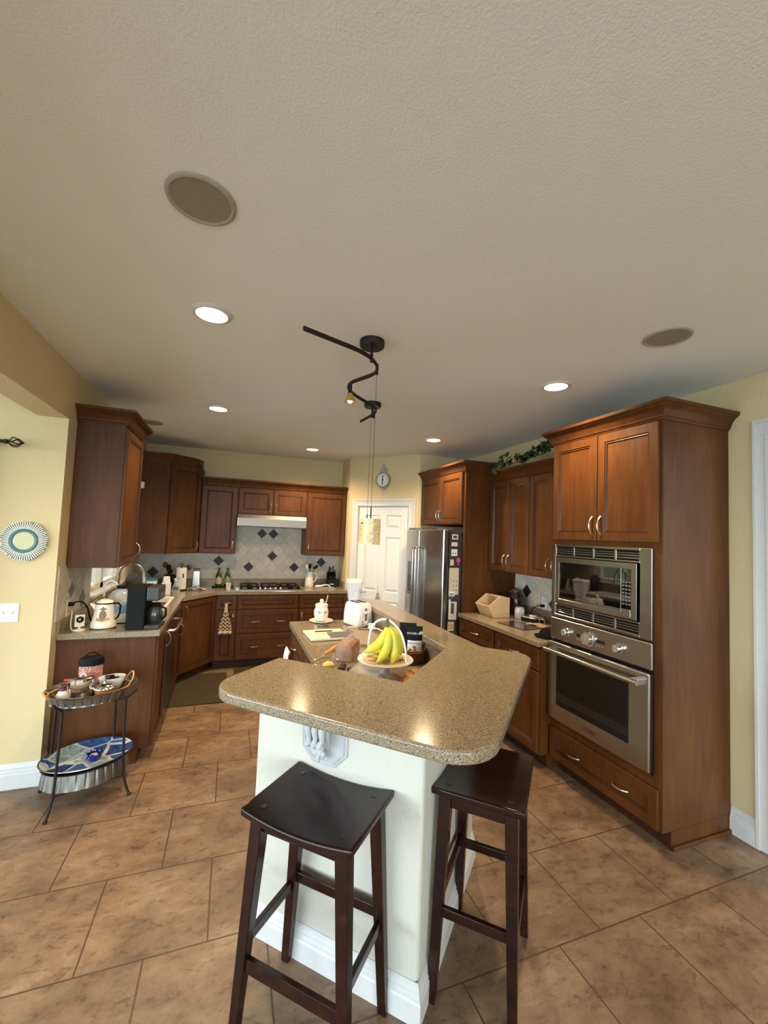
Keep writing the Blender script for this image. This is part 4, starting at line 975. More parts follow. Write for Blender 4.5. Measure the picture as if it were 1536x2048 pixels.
for i, (x, z, hw_, hh_, c, lab, nm) in enumerate(papers):
    t = thing(nm, lab, 'paper', (x, FY - .0008 - .0005 * (i % 3), z))
    MB().box(-hw_, -.0006, -hh_, hw_, 0, hh_).build('sheet', plain('paper_%d' % i, c, .8), t)
    dk = plain('ink_%d' % i, (.06, .05, .05), .8) if i in (0, 5) else MATS.get('ink_0')
    b = MB()
    if i == 0: b.box(-.022, -.001, -.014, .022, -.0006, .012)
    elif i == 1: [b.box(-.02, -.001, -.006 + k * .008, .018, -.0006, -.004 + k * .008) for k in range(2)]
    elif i == 2: b.box(-.024, -.001, -.014, -.008, -.0006, 0); b.box(.006, -.001, -.014, .020, -.0006, -.002)
    elif i == 4: [b.box(-.01 + c_ * .036, -.001, -.055 - r_ * .045 + .05, .002 + c_ * .036, -.0006, -.045 - r_ * .045 + .05) for r_ in range(3) for c_ in range(2)]
    elif i == 5: [b.box(-.024 + k * .012, -.001, -.008, -.016 + k * .012, -.0006, .010) for k in range(4)]; b.box(-.03, -.001, -.026, .03, -.0006, -.016)
    elif i == 6: b.box(-.03, -.001, -.03, .005, -.0006, .075)
    elif i == 8: [b.box(-.026 + c_ * .022, -.001, -.02 + r_ * .026, -.016 + c_ * .022, -.0006, -.010 + r_ * .026) for r_ in range(2) for c_ in range(3)]
    elif i == 9:
        for k, cc in enumerate(((.5, .12, .08), (.5, .35, .08), (.1, .3, .12), (.1, .15, .3), (.45, .1, .06))):
            q = MB().box(-.022, -.001, .06 - k * .036, .022, -.0006, .09 - k * .036); q.build('colour_band', plain('band_%d' % k, cc, .8), t)
        continue
    if b.v: b.build('print', dk, t)
b = MB()
for k in range(5): a = k * 1.256; b.sphere((.016 * math.cos(a), -.008, .016 * math.sin(a)), .012, 10, ry=.006)
b.sphere((0, -.012, 0), .008, 8); b.tube([(0, -.006, -.01), (-.004, -.006, -.035), (.006, -.006, -.05)], .006, 8)
tag(b.build('flower_magnet', plain('pink_plastic', (.62, .05, .22), .4), loc=(2.188, FY - .001, 1.43), smooth=True), 'bright pink flower magnet on the fridge side', 'magnet')

# ------------------------------------------------------------------ ivy on the right wall cabinets
iv = thing('ivy_garland', 'trailing artificial ivy garland on top of the right wall cabinets', 'plant', (0, 0, 2.35))
ro = random.Random(11); vine = [(2.47, 3.60, .02), (2.50, 3.50, .03), (2.47, 3.38, .02), (2.52, 3.25, .05), (2.50, 3.12, .03), (2.50, 3.00, .06), (2.52, 2.88, .07), (2.50, 2.76, .12), (2.50, 2.66, .15), (2.50, 2.56, .10)]
MB().tube(smooth_path(vine, 3), .004, 6).tube([(2.47, 3.5, .03), (2.5, 3.46, .10), (2.52, 3.40, .15)], .003, 6).build('vine', stem_m, iv, smooth=True)
def leaf(b, c, s, e):
    M = Matrix.Translation(c) @ e.to_matrix().to_4x4() @ Matrix.Scale(s, 4); old = b.T; b.T = M
    o = [(0, -.1, 0), (.42, -.28, .06), (.58, .1, .10), (.36, .45, .06), (0, 1.0, -.05), (-.36, .45, .06), (-.58, .1, .10), (-.42, -.28, .06)]
    b.add([(0, .25, 0)] + o, [(0, k, k % 8 + 1) for k in range(1, 9)]); b.T = old
b = MB(); b2 = MB(); sp_ = smooth_path(vine, 6)
for k in range(96):
    p = ro.choice(sp_); q = (p[0] + ro.uniform(-.05, .04), p[1] + ro.uniform(-.03, .03), p[2] + ro.uniform(-.005, .055))
    leaf(b2 if k % 9 == 0 else b, q, ro.uniform(.042, .066), Euler((ro.uniform(.3, 1.6), ro.uniform(-.8, .8), ro.uniform(-2.6, -.6))))
for q in ((2.52, 3.42, .14), (2.50, 3.48, .12), (2.50, 2.68, .20), (2.50, 2.60, .18), (2.5, 2.75, .15)): leaf(b, q, .052, Euler((1.2, ro.uniform(-.9, .9), -1.4)))
for q in ((2.44, 3.50, -.02), (2.43, 3.46, -.04)): leaf(b2, q, .045, Euler((1.9, 0, -1.4)))
lv = b.build('leaves', leaf_m, iv); lv['kind'] = 'stuff'; lv = b2.build('pale_leaves', leaf_y, iv); lv['kind'] = 'stuff'

# ------------------------------------------------------------------ right counter
CZ = .914
t = thing('wooden_bin', 'pale wooden open-front storage bin on the right counter', 'bin', (2.32, 3.36, CZ), 0)
# profile in local x(depth away from front)/z, extruded along y
pr = [(.055, 0), (.235, 0), (.235, .185), (.120, .200), (-.005, .108)]
for y in (0, .222): MB().loft([[(x, y + d, z) for x, z in pr] for d in (0, .010)]).build('side_panel', birch, t, bevel=.0015, seg=1)
def slab(p, q, th, y0=.010, y1=.222):
    d = Vector((q[0] - p[0], 0, q[1] - p[1])).normalized(); n = Vector((-d.z, 0, d.x)) * th
    return MB().loft([[(p[0], y, p[1]), (q[0], y, q[1]), (q[0] + n.x, y, q[1] + n.z), (p[0] + n.x, y, p[1] + n.z)] for y in (y0, y1)])
slab((.055, 0), (.235, 0), .009).build('bottom_panel', birch, t); slab((-.005, .108), (.055, 0), .009).build('front_panel', birch, t)
slab((.235, 0), (.235, .185), .009).build('back_panel', birch, t); slab((.235, .185), (.120, .200), .009).build('top_panel', birch, t)
def jar(x, y, r, h, mats, name, label, cat, z=CZ, lid=True, prof=None):
    t = thing(name, label, cat, (x, y, z))
    MB().lathe(prof or [(r * .9, 0), (r, .01), (r, h * .75), (r * .72, h * .88), (r * .72, h * .9)], 24).build('body', mats[0], t, smooth=True)
    if lid: MB().lathe([(r * .78, h * .9), (r * .8, h * .92), (r * .8, h * .97), (r * .3, h), (r * .12, h * 1.0), (r * .14, h * 1.05), (.001, h * 1.07)], 24).build('lid', mats[1], t, smooth=True)
    return t
jar(2.70, 3.45, .062, .26, (plain('dark_canister', (.035, .015, .01), .15), plain('bronze_lid', (.10, .05, .02), .3)), 'lidded_jar', 'tall dark lidded jar behind the wooden bin', 'jar')
jar(2.745, 3.56, .055, .235, (plain('dark_canister2', (.03, .012, .01), .15), MATS['bronze_lid']), 'lidded_jar', 'second dark lidded jar in the corner by the tall side panel', 'jar')
t = thing('glass_jar', 'small clear glass jar beside the dark jars on the right counter', 'jar', (2.60, 3.27, CZ))
MB().lathe([(.04, 0), (.046, .01), (.046, .085), (.040, .10), (.040, .11), (.037, .11), (.037, .10), (.043, .083), (.043, .012), (.038, .004)], 24, caps=False).build('body', film, t, smooth=True)
MB().lathe([(.001, .004), (.041, .004), (.041, .055), (.001, .055)], 20).build('contents', plain('dark_contents', (.10, .08, .07), .6, .4), t)
cdp = thing('cd_player', 'silver and black portable player on the right counter', 'music player', (2.66, 3.16, CZ), R(-80))
MB().prism(rounded([(-.10, -.08), (.10, -.08), (.10, .08), (-.10, .08)], .06), 0, .030).build('base', blackm, cdp, bevel=.006)
MB().prism(rounded([(-.098, -.078), (.098, -.078), (.098, .078), (-.098, .078)], .055), .031, .046).build('lid', metal('silver_plastic', (.6, .6, .6), .25), cdp, bevel=.008, seg=3)
MB().cyl((0, .01, .0465), .036, .006, 24).build('dial', whitep, cdp, smooth=True)
b = MB(); b.grid(lambda u, v: (-.16 + u * .32, -.055 + v * .11 + .01 * math.sin(u * 9), .004 + .010 * abs(math.sin(u * 7 + v * 3))), 24, 8)
tag(b.build('crumpled_cloth', plain('tan_cloth', (.36, .24, .15), .9, .2), loc=(2.58, 2.90, CZ + .002), rot=(0, 0, R(-70)), smooth=True, solid=.004), 'crumpled tan cloth on the right counter near the oven cabinet', 'cloth')
b = MB(); b.tube([(0, -.03, 0), (0, -.03, .035), (0, .03, .035), (0, .03, 0)], .0025, 6); tag(b.build('wire_stand', nickel, loc=(2.60, 2.97, CZ + .022)), 'small wire stand on the tan cloth', 'stand')
tag(MB().box(-.11, -.16, 0, .11, .16, .006).build('dark_tablet', plain('dark_slate', (.05, .035, .028), .12), loc=(2.40, 3.02, CZ + .001), rot=(0, 0, R(6)), bevel=.002), 'flat dark glossy tray lying on the right counter', 'tray')
cp_ = thing('baseball_cap', 'black baseball cap at the end of the right counter by the oven', 'cap', (2.34, 2.585, CZ), R(-65))
b = MB(); b.grid(lambda u, v: (.085 * math.cos(u * 6.2832) * math.cos(v * 1.5708), .075 * math.sin(u * 6.2832) * math.cos(v * 1.5708), .082 * math.sin(v * 1.5708) + .004), 24, 8); b.build('crown', plain('black_fabric', (.008, .006, .006), .85, spec=.1), cp_, smooth=True)
b = MB(); b.grid(lambda u, v: (-.06 * 1 - .075 * v * math.cos((u - .5) * 2.2) + .02 , .078 * math.sin((u - .5) * 2.6) * (1 - .15 * v), .008 + .006 * math.cos((u - .5) * 3)), 14, 6)
b.build('visor', MATS['black_fabric'], cp_, smooth=True, solid=.004, rot=None)
b = MB(); b.box(.083, -.02, .01, .09, .02, .025); b.sphere((0, 0, .087), .006, 8); b.sphere((.05, -.048, .045), .004, 8); b.sphere((.05, .048, .045), .004, 8); b.build('buckle', chrome, cp_, smooth=True)

# ------------------------------------------------------------------ back counter
ck = thing('gas_cooktop', 'black gas cooktop with five small knobs on the back counter', 'cooktop', (.13, 5.34, CZ))
MB().box(0, 0, 0, .76, .44, .010).build('base_tray', steel, ck, bevel=.003); MB().box(.012, .03, .010, .748, .43, .016).build('glass_top', blackgloss, ck, bevel=.002)
for x0 in (.02, .275, .52):
    b = MB(); w = .215
    for y in (.06, .41): b.box(x0, y, .03, x0 + w, y + .012, .042)
    for x in (x0, x0 + w - .012, x0 + w / 2 - .006): b.box(x, .06, .03, x + .012, .42, .042)
    for (x, y) in ((x0, .06), (x0 + w - .012, .06), (x0, .408), (x0 + w - .012, .408)): b.box(x, y, .014, x + .012, y + .012, .03)
    b.build('burner_grate', blackm, ck, bevel=.002, seg=1)
b = MB()
for (x, y) in ((.13, .15), (.13, .33), (.38, .24), (.63, .15), (.63, .33)): b.cyl((x, y, .016), .035, .012, 18)
b.build('burner_cap', blackm, ck, smooth=True)
for k in range(5): MB().lathe([(.016, 0), (.014, .016), (.010, .020), (.001, .02)], 14, (.245 + k * .062, .035, .014)).build('knob', nickel, ck, smooth=True)
pt = thing('pottery_pitcher', 'cream and pale blue pottery pitcher holding utensils on the back counter', 'pitcher', (1.030, 5.66, CZ))
b = MB(); b.lathe([(.056, 0), (.060, .01), (.058, .06), (.050, .13), (.046, .18), (.049, .205), (.045, .205), (.042, .18), (.05, .06)], 24, caps=False); b.build('jug_body', cream, pt, smooth=True)
MB().lathe([(.0515, .135), (.0475, .18), (.0505, .206), (.046, .207)], 24, caps=False).build('blue_glaze_band', plain('blue_glaze', (.42, .56, .56), .25), pt, smooth=True)
MB().tube([(.044, 0, .18), (.085, 0, .185), (.105, 0, .15), (.09, 0, .10), (.052, 0, .06)], .008, 8).build('handle', cream, pt, smooth=True)
b = MB(); b.tube([(0, .01, .12), (-.012, .01, .25)], .005, 8); b.sphere((-.014, .01, .275), .022, 12, ry=.008, rz=.038); tag(b.build('serving_spoon', blackm, loc=(1.045, 5.66, CZ + .004), smooth=True), 'black serving spoon standing in the pottery pitcher', 'utensil')
b = MB(); b.tube([(0, .0, .10), (-.025, .0, .24)], .005, 8); b.sphere((-.03, .0, .265), .020, 12, ry=.006, rz=.034); tag(b.build('wooden_spoon', cream, loc=(1.025, 5.675, CZ + .004), smooth=True), 'pale spoon standing in the pottery pitcher', 'utensil')
b = MB(); b.tube([(0, 0, .12), (.045, 0, .235)], .004, 8); b.T = Matrix.Translation((.068, 0, .262)) @ Matrix.Rotation(R(55), 4, 'Y'); b.box(-.018, -.003, -.035, .018, .003, .035); tag(b.build('spatula', blackm, loc=(1.04, 5.655, CZ + .004), bevel=.003), 'black spatula leaning out of the pottery pitcher', 'utensil')
kb = thing('knife_block', 'black knife block full of knives in the corner of the back counter', 'knife block', (1.34, 5.69, CZ), R(-8))
MB().loft([[(-.06, y, z) for y, z in ((-.09, 0), (.07, 0), (.10, .12), (.05, .20), (-.06, .11))], [(.06, y, z) for y, z in ((-.09, 0), (.07, 0), (.10, .12), (.05, .20), (-.06, .11))]]).build('block', blackm, kb, bevel=.004)
MB().box(-.03, -.0915, .035, .03, -.0885, .05).build('label_plate', steel, kb)
for i, (x, y, z, l) in enumerate([(-.04, .0, .15, .09), (-.015, .01, .16, .10), (.015, .01, .16, .085), (.042, .0, .15, .08), (-.03, .035, .185, .09), (.02, .035, .185, .10)]):
    b = MB(); b.tube([(x, y, z), (x - .002, y - .035, z + l * .5), (x - .002, y - .05, z + l)], [.008, .009, .010], 8, flat=(1.2, .7)); b.build('knife_handle', blackm, kb, smooth=True)
for k in range(5):
    b = MB(); x = -.04 + k * .02; b.tube([(x, -.05, .10), (x, -.085, .145)], .006, 8, flat=(1, .8)); b.build('steak_knife_handle', steel if k % 2 else blackm, kb, smooth=True)
sr = thing('spoon_rest_tray', 'grey marble board with a white ladle rest on the back counter', 'tray', (1.215, 5.50, CZ))
MB().box(-.13, -.05, 0, .13, .06, .012).build('board', plain('grey_marble', (.35, .31, .28), .3, .3), sr, bevel=.002)
lb = thing('ladle_rest', 'white spoon lying on the marble board by the knife block', 'spoon rest', (1.17, 5.50, CZ + .012))
MB().sphere((-.05, 0, .018), .045, 16, ry=.032, rz=.016).tube([(-.02, 0, .018), (.04, 0, .035), (.09, 0, .03), (.12, 0, .006)], [.012, .009, .008, .007], 8).build('spoon', whitec, lb, smooth=True)
def bottle(x, y, label, lab_c, i):
    t = thing('oil_bottle', label, 'bottle', (x, y, CZ + .010), 0, 'green glass bottles beside the cooktop')
    MB().lathe([(.034, 0), (.036, .01), (.036, .13), (.028, .165), (.014, .19), (.0125, .215), (.014, .218), (.014, .228), (.001, .228)], 24).build('bottle_glass', greenglass, t, smooth=True)
    MB().lathe([(.0366, .035), (.0366, .115)], 24, caps=False).build('bottle_label', plain('bottle_label_%d' % i, lab_c, .6, .2), t, smooth=True)
    MB().lathe([(.015, .218), (.015, .236), (.001, .237)], 16).build('cap', MATS['green_glass'], t, smooth=True)
bottle(-.115, 5.66, 'green glass bottle with a cream and red label, left one beside the cooktop', (.42, .33, .2), 0)
bottle(-.012, 5.66, 'green glass bottle with a green and white label, right one beside the cooktop', (.20, .26, .18), 1)
tag(MB().prism(rounded([(-.13, -.06), (.13, -.06), (.13, .06), (-.13, .06)], .01), 0, .010).build('bottle_tray', blackm, loc=(-.06, 5.65, CZ), bevel=.002), 'black tray under the two green bottles', 'tray')
tag(MB().lathe([(.024, 0), (.033, .075), (.035, .077), (.031, .077), (.023, .004), (.001, .004)], 24, caps=False).build('paper_cup', whitec, loc=(.005, 5.44, CZ), smooth=True), 'small white paper cup beside the green bottles', 'cup')
b = MB(); b.sphere((0, 0, .005), .024, 12, ry=.016, rz=.005); b.tube([(.02, 0, .006), (.08, .0, .008)], .003, 6); tag(b.build('teaspoon', chrome, loc=(.07, 5.50, CZ + .001), smooth=True), 'small metal spoon lying by the cooktop corner', 'spoon')
tw = thing('dish_towel', 'brown and cream chevron dish towel tied on the drawer pull', 'towel', (-.005, 5.236, .775))
b = MB(); b.grid(lambda u, v: ((u - .5) * (.045 + .10 * min(1, v * 1.3)), -.010 - .010 * math.cos((u - .5) * 16) * v, -.10 - .215 * v), 20, 12); b.build('skirt', chevron_m, tw, smooth=True, solid=.004)
b = MB(); b.grid(lambda u, v: ((u - .5) * .150, -.012 - .011 * math.cos((u - .5) * 16), -.312 - .034 * v), 20, 2); b.build('hem', plain('cream_cloth', (.66, .55, .4), .9), tw, smooth=True, solid=.004)
b = MB(); b.grid(lambda u, v: ((u - .5) * (.028 + .02 * v * v), -.012, .0 - .105 * v), 8, 6); b.build('hanging_loop', plain('tan_loop', (.6, .5, .38), .9), tw, smooth=True, solid=.006)

# ------------------------------------------------------------------ left counter by the sink
t = thing('kitchen_faucet', 'tall brushed gooseneck faucet behind the white sink', 'faucet', (-.965, 4.52, CZ))
b = MB(); b.lathe([(.032, 0), (.032, .012), (.022, .03), (.020, .10), (.018, .11)], 20); b.tube([(0, 0, .10), (0, 0, .25)] + arc((.105, 0, .27), .105, 180, 10, 14) + [(.213, 0, .24)], [.013] * 17 + [.018]); b.build('gooseneck', steel, t, smooth=True)
MB().rod((.213, 0, .245), (.218, 0, .165), .017, 14, .02).build('spray_head', steel, t, smooth=True); MB().tube([(0, .02, .07), (0, .05, .075), (.03, .085, .10)], [.010, .008, .006], 8).build('handle', steel, t, smooth=True)
t = thing('filter_faucet', 'slim white arched water filter faucet by the window', 'faucet', (-.985, 4.16, CZ))
b = MB(); b.lathe([(.022, 0), (.018, .03), (.012, .05)], 16); b.tube([(0, 0, .04), (0, 0, .19)] + arc((.05, 0, .20), .05, 180, 20, 10), .0075, 10); b.build('spout', whitec, t, smooth=True)
t = thing('dish_brush_caddy', 'round dark wire scrubber hanging behind the faucet', 'scrubber', (-.93, 5.05, CZ))
MB().sphere((0, 0, .15), .085, 16, ry=.05, rz=.10).build('scrubber_head', plain('dark_mesh', (.05, .04, .035), .8, .5), t, smooth=True); MB().cyl((0, 0, 0), .05, .06, 20).build('stand', bronze, t, smooth=True)
t = thing('detergent_tub', 'white plastic tub with a blue lid by the sink', 'tub', (-.80, 5.12, CZ))
MB().lathe([(.068, 0), (.075, .13), (.076, .15)], 28).build('tub', whitep, t, smooth=True); MB().lathe([(.079, .15), (.079, .168), (.07, .172), (.001, .172)], 28).build('lid', plain('blue_lid', (.03, .18, .45), .3), t, smooth=True)
MB().box(-.03, -.0775, .03, .04, -.070, .10).build('label', plain('orange_label', (.7, .30, .08), .5), t)
t = thing('sponge_holder', 'white caddy with an orange sponge beside the blue-lidded tub', 'sponge holder', (-.70, 5.02, CZ))
MB().prism(rounded([(-.05, -.035), (.05, -.035), (.05, .035), (-.05, .035)], .012), 0, .085).build('caddy', whitec, t, bevel=.003); MB().box(-.035, -.018, .07, .035, .018, .115).build('sponge', plain('orange_sponge', (.7, .32, .10), .9), t, bevel=.006)
tag(MB().prism(rounded([(-.045, -.045), (.045, -.045), (.045, .045), (-.045, .045)], .012), 0, .125).build('white_canister', whitec, loc=(-.632, 5.10, CZ), bevel=.003), 'white square canister with a cup stacked on it by the sink', 'canister')
tag(MB().lathe([(.040, 0), (.030, .070), (.001, .07)], 24).build('stacked_cup', whitec, loc=(-.632, 5.10, CZ + .1255), smooth=True), 'white cup turned upside down on the square canister', 'cup')
t = thing('soap_bottle', 'clear dish soap bottle with a silver star-shaped neck', 'soap bottle', (-.545, 5.20, CZ))
MB().lathe([(.040, 0), (.044, .02), (.040, .07), (.026, .105), (.016, .125)], 20, sy=.6).build('bottle', jugm, t, smooth=True); 
b = MB(); q = [(.038 * (1 if k % 2 == 0 else .5) * math.sin(k * math.pi / 5), .038 * (1 if k % 2 == 0 else .5) * math.cos(k * math.pi / 5)) for k in range(10)]; b.loft([[(x, d, .150 + z) for x, z in q] for d in (-.01, .01)]); b.build('star_top', chrome, t, bevel=.003)
MB().box(-.026, -.0275, .035, .026, -.0245, .075).build('soap_label', plain('navy_label', (.08, .10, .22), .5), t)
t = thing('paper_towel_holder', 'paper towel roll on a black upright holder', 'paper towel holder', (-.52, 5.42, CZ))
MB().lathe([(.075, 0), (.075, .010), (.07, .014), (.001, .014)], 28).build('base', blackm, t, smooth=True); MB().lathe([(.018, .016), (.056, .016), (.056, .262), (.018, .262)], 32, caps=False).build('paper_roll', paper, t, smooth=True, angle=30)
MB().cyl((0, 0, .01), .006, .27, 10).tube(arc((0, 0, .297), .014, -90, 230, 12), .004, 8).build('post', blackm, t, smooth=True)
MB().box(.020, -.058, .15, .032, -.054, .20).build('tear_mark', blackm, t)
t = thing('utensil_crock', 'dark crock of black utensils behind the paper towels', 'utensil crock', (-.66, 5.60, CZ))
MB().lathe([(.06, 0), (.065, .02), (.065, .16), (.058, .16), (.056, .02)], 24, caps=False).build('crock', blackm, t, smooth=True)
for (dx, dz, c_) in ((-.06, .30, toe_m), (.0, .22, blackm), (.20, .27, toe_m), (-.02, .27, blackm)):
    b = MB(); b.tube([(0, 0, .10), (dx * .8, 0, dz - .05)], .005, 8); b.sphere((dx, 0, dz - .02), .026, 12, ry=.008, rz=.034); b.build('utensil', c_, t, smooth=True)
t = thing('box_grater', 'upright stainless grater against the back upstand', 'grater', (-.375, 5.70, CZ))
MB().loft([[(-.045, -.03, 0), (.045, -.03, 0), (.045, .03, 0), (-.045, .03, 0)], [(-.036, -.02, .20), (.036, -.02, .20), (.036, .02, .20), (-.036, .02, .20)]]).build('grater_body', steel, t, bevel=.004); MB().tube([(-.03, 0, .20), (-.03, 0, .225), (.03, 0, .225), (.03, 0, .20)], .005, 8).build('handle', blackm, t, smooth=True)
b = MB(); ro = random.Random(5); b.grid(lambda u, v: (-.10 + u * .21 + .01 * math.sin(v * 9), -.035 + v * .09 + .015 * math.sin(u * 11), .004 + .020 * abs(math.sin(u * 7 + v * 4)) * (1 - abs(2 * u - 1) ** 3)), 26, 12)
tag(b.build('dish_cloth', mk_vor('patterned_cloth', 45, [(.6, .58, .54), (.45, .16, .08), (.6, .6, .56), (.12, .14, .2)], .9, grout=(.6, .6, .56), width=.02), loc=(-.36, 5.42, CZ + .003), smooth=True, solid=.003), 'crumpled white and red patterned dish cloth on the corner worktop', 'cloth')

t = thing('coffee_maker', 'black drip coffee maker with glass carafe at the near end of the left counter', 'coffee maker', (-.665, 3.395, CZ), R(-6))
b = MB(); b.box(0, 0, 0, .120, .19, .305); b.build('water_tank', blackm, t, bevel=.006, seg=3)
MB().box(.120, .005, .200, .205, .185, .303).build('brew_head', plain('charcoal_plastic', (.035, .036, .038), .3), t, bevel=.012, seg=3); MB().box(.118, .005, 0, .215, .185, .030).build('warming_base', MATS['charcoal_plastic'], t, bevel=.008, seg=3)
cf = MB().lathe([(.040, .032), (.052, .05), (.055, .09), (.046, .13), (.038, .15), (.034, .15), (.050, .09), (.038, .04)], 24, (.165, .10, 0), caps=False).build('carafe', thinglass('carafe_glass', (.05, .05, .05), .55), t, smooth=True)
MB().lathe([(.036, .150), (.040, .158), (.034, .172), (.001, .174)], 24, (.165, .10, 0)).tube([(.205, .08, .15), (.242, .06, .14), (.245, .055, .09), (.218, .075, .06)], .009, 8).build('carafe_lid', blackm, cf, smooth=True)
MB().lathe([(.001, .036), (.047, .04), (.050, .09), (.001, .092)], 20, (.165, .10, 0)).build('coffee', blackgloss, cf, smooth=True)
MB().box(.2055, .05, .215, .2070, .14, .255).build('control_panel', greyp, t)
t = thing('enamel_coffee_pot', 'cream enamel coffee pot painted with a pineapple', 'coffee pot', (-.820, 3.505, CZ))
MB().lathe([(.078, 0), (.080, .01), (.078, .04), (.070, .06), (.064, .10), (.056, .17), (.055, .178)], 32).build('pot_body', cream, t, smooth=True)
MB().lathe([(.0575, .172), (.0575, .180)], 32, caps=False).build('rim_band', blackm, t, smooth=True, solid=.002); MB().lathe([(.0795, .002), (.0815, .008)], 32, caps=False).build('base_band', blackm, t, smooth=True, solid=.002)
MB().lathe([(.055, .180), (.045, .192), (.02, .200), (.001, .201)], 28).build('lid', cream, t, smooth=True); MB().tube(arc((0, 0, .208), .011, 0, 180, 8), .003, 8).build('lid_knob', blackm, t, smooth=True)
MB().loft([[(-.050, -.018, .115), (-.050, .018, .115), (-.052, .012, .17), (-.052, -.012, .17)], [(-.088, -.008, .165), (-.088, .008, .165), (-.092, .005, .178), (-.092, -.005, .178)]]).build('spout', cream, t, bevel=.004)
MB().tube([(.055, 0, .170), (.085, 0, .172), (.098, 0, .155), (.096, 0, .10), (.085, 0, .07), (.068, 0, .058)], [.006, .007, .007, .007, .006, .005], 8).build('handle', blackm, t, smooth=True)
def decal(name, m, a0, r, pts):     # painted patch following the pot wall
    b = MB()
    def P(u, z): rr = .0812 - (z / .178) * .024 if z > .06 else .081; a = a0 + u / .065; return (rr * math.sin(a), -rr * math.cos(a), z)
    cx_ = sum(p[0] for p in pts) / len(pts); cz_ = sum(p[1] for p in pts) / len(pts)
    b.add([P(cx_, cz_)] + [P(*p) for p in pts], [(0, k, k % len(pts) + 1) for k in range(1, len(pts) + 1)]); return b.build(name, m, t)
decal('pineapple_motif', plain('pineapple_brown', (.20, .09, .05), .4, .2), .10, 0, [(.022 * math.cos(k * .6283), .10 + .034 * math.sin(k * .6283)) for k in range(10)])
decal('crown_motif', plain('motif_green', (.12, .16, .06), .4), .10, 0, [(-.026, .138), (-.010, .134), (0, .130), (.012, .135), (.027, .140), (.012, .146), (.0, .158), (-.012, .146)])
decal('leaf_motif', plain('motif_gold', (.45, .30, .08), .4, .2), .10, 0, [(-.040, .062), (.0, .056), (.042, .064), (.034, .082), (.024, .070), (-.024, .070), (-.034, .084)])
t = thing('water_jug', 'large clear plastic water jug with a dark cap behind the coffee pot', 'water jug', (-.765, 3.70, CZ))
MB().lathe([(.085, 0), (.092, .02), (.090, .08), (.093, .15), (.088, .19), (.060, .225), (.030, .245), (.028, .255)], 32).build('jug_body', jugm, t, smooth=True); MB().lathe([(.030, .252), (.030, .275), (.001, .276)], 20).build('cap', blackm, t, smooth=True)
MB().lathe([(.0915, .075), (.0925, .135)], 32, caps=False).build('jug_label', plain('blue_label', (.22, .38, .60), .5, .3), t, smooth=True)
t = thing('spray_bottle', 'translucent blue spray bottle behind the coffee maker', 'spray bottle', (-.655, 3.80, CZ))
MB().lathe([(.034, 0), (.036, .02), (.034, .12), (.018, .17), (.013, .19)], 20).build('bottle', plain('blue_translucent', (.25, .42, .68), .2), t, smooth=True); MB().box(-.035, -.012, .19, .022, .012, .222).tube([(-.02, 0, .20), (-.032, 0, .165)], .004, 6).build('trigger_head', plain('aqua_plastic', (.25, .62, .70), .3), t, bevel=.004)
t = thing('baby_camera', 'small white camera with a black round lens on the left counter', 'camera', (-.945, 3.435, CZ), R(25))
MB().lathe([(.036, 0), (.038, .004), (.034, .010), (.008, .014), (.007, .03)], 24).build('stand', cream, t, smooth=True); b = MB(); b.prism(rounded([(-.029, -.010), (.029, -.010), (.029, .010), (-.029, .010)], .008), .026, .108); b.build('camera_body', cream, t, bevel=.006, seg=3)
b = MB(); b.T = Matrix.Translation((0, -.010, .076)) @ Matrix.Rotation(R(90), 4, 'X'); b.lathe([(.022, 0), (.022, .003), (.015, .003)], 24); b.build('lens_ring', blackm, t, smooth=True)
b = MB(); b.T = Matrix.Translation((0, -.0135, .076)) @ Matrix.Rotation(R(90), 4, 'X'); b.lathe([(.012, 0), (.010, .003), (.001, .004)], 20); b.build('lens', chrome, t, smooth=True)
tag(MB().tube(smooth_path([(-1.02, 3.50, 1.045), (-1.00, 3.46, 1.04), (-.99, 3.42, 1.01), (-.985, 3.40, .96), (-.975, 3.40, .925), (-.955, 3.42, .923)]), .003, 6).build('camera_cord', cream, smooth=True), 'thin white cord running from the outlet to the small camera', 'cord')
b = MB().tube(smooth_path([(-1.02, 3.50, 1.085), (-.985, 3.51, 1.10), (-.955, 3.52, 1.09), (-.93, 3.53, 1.05), (-.92, 3.55, .99), (-.905, 3.60, .93), (-.80, 3.60, .921), (-.70, 3.60, .921), (-.62, 3.60, .921)]), .0055, 8); b.box(-1.035, 3.485, 1.072, -1.005, 3.515, 1.098)
tag(b.build('power_cord', blackm, smooth=True), 'black power cord plugged into the left backsplash outlet', 'cord')
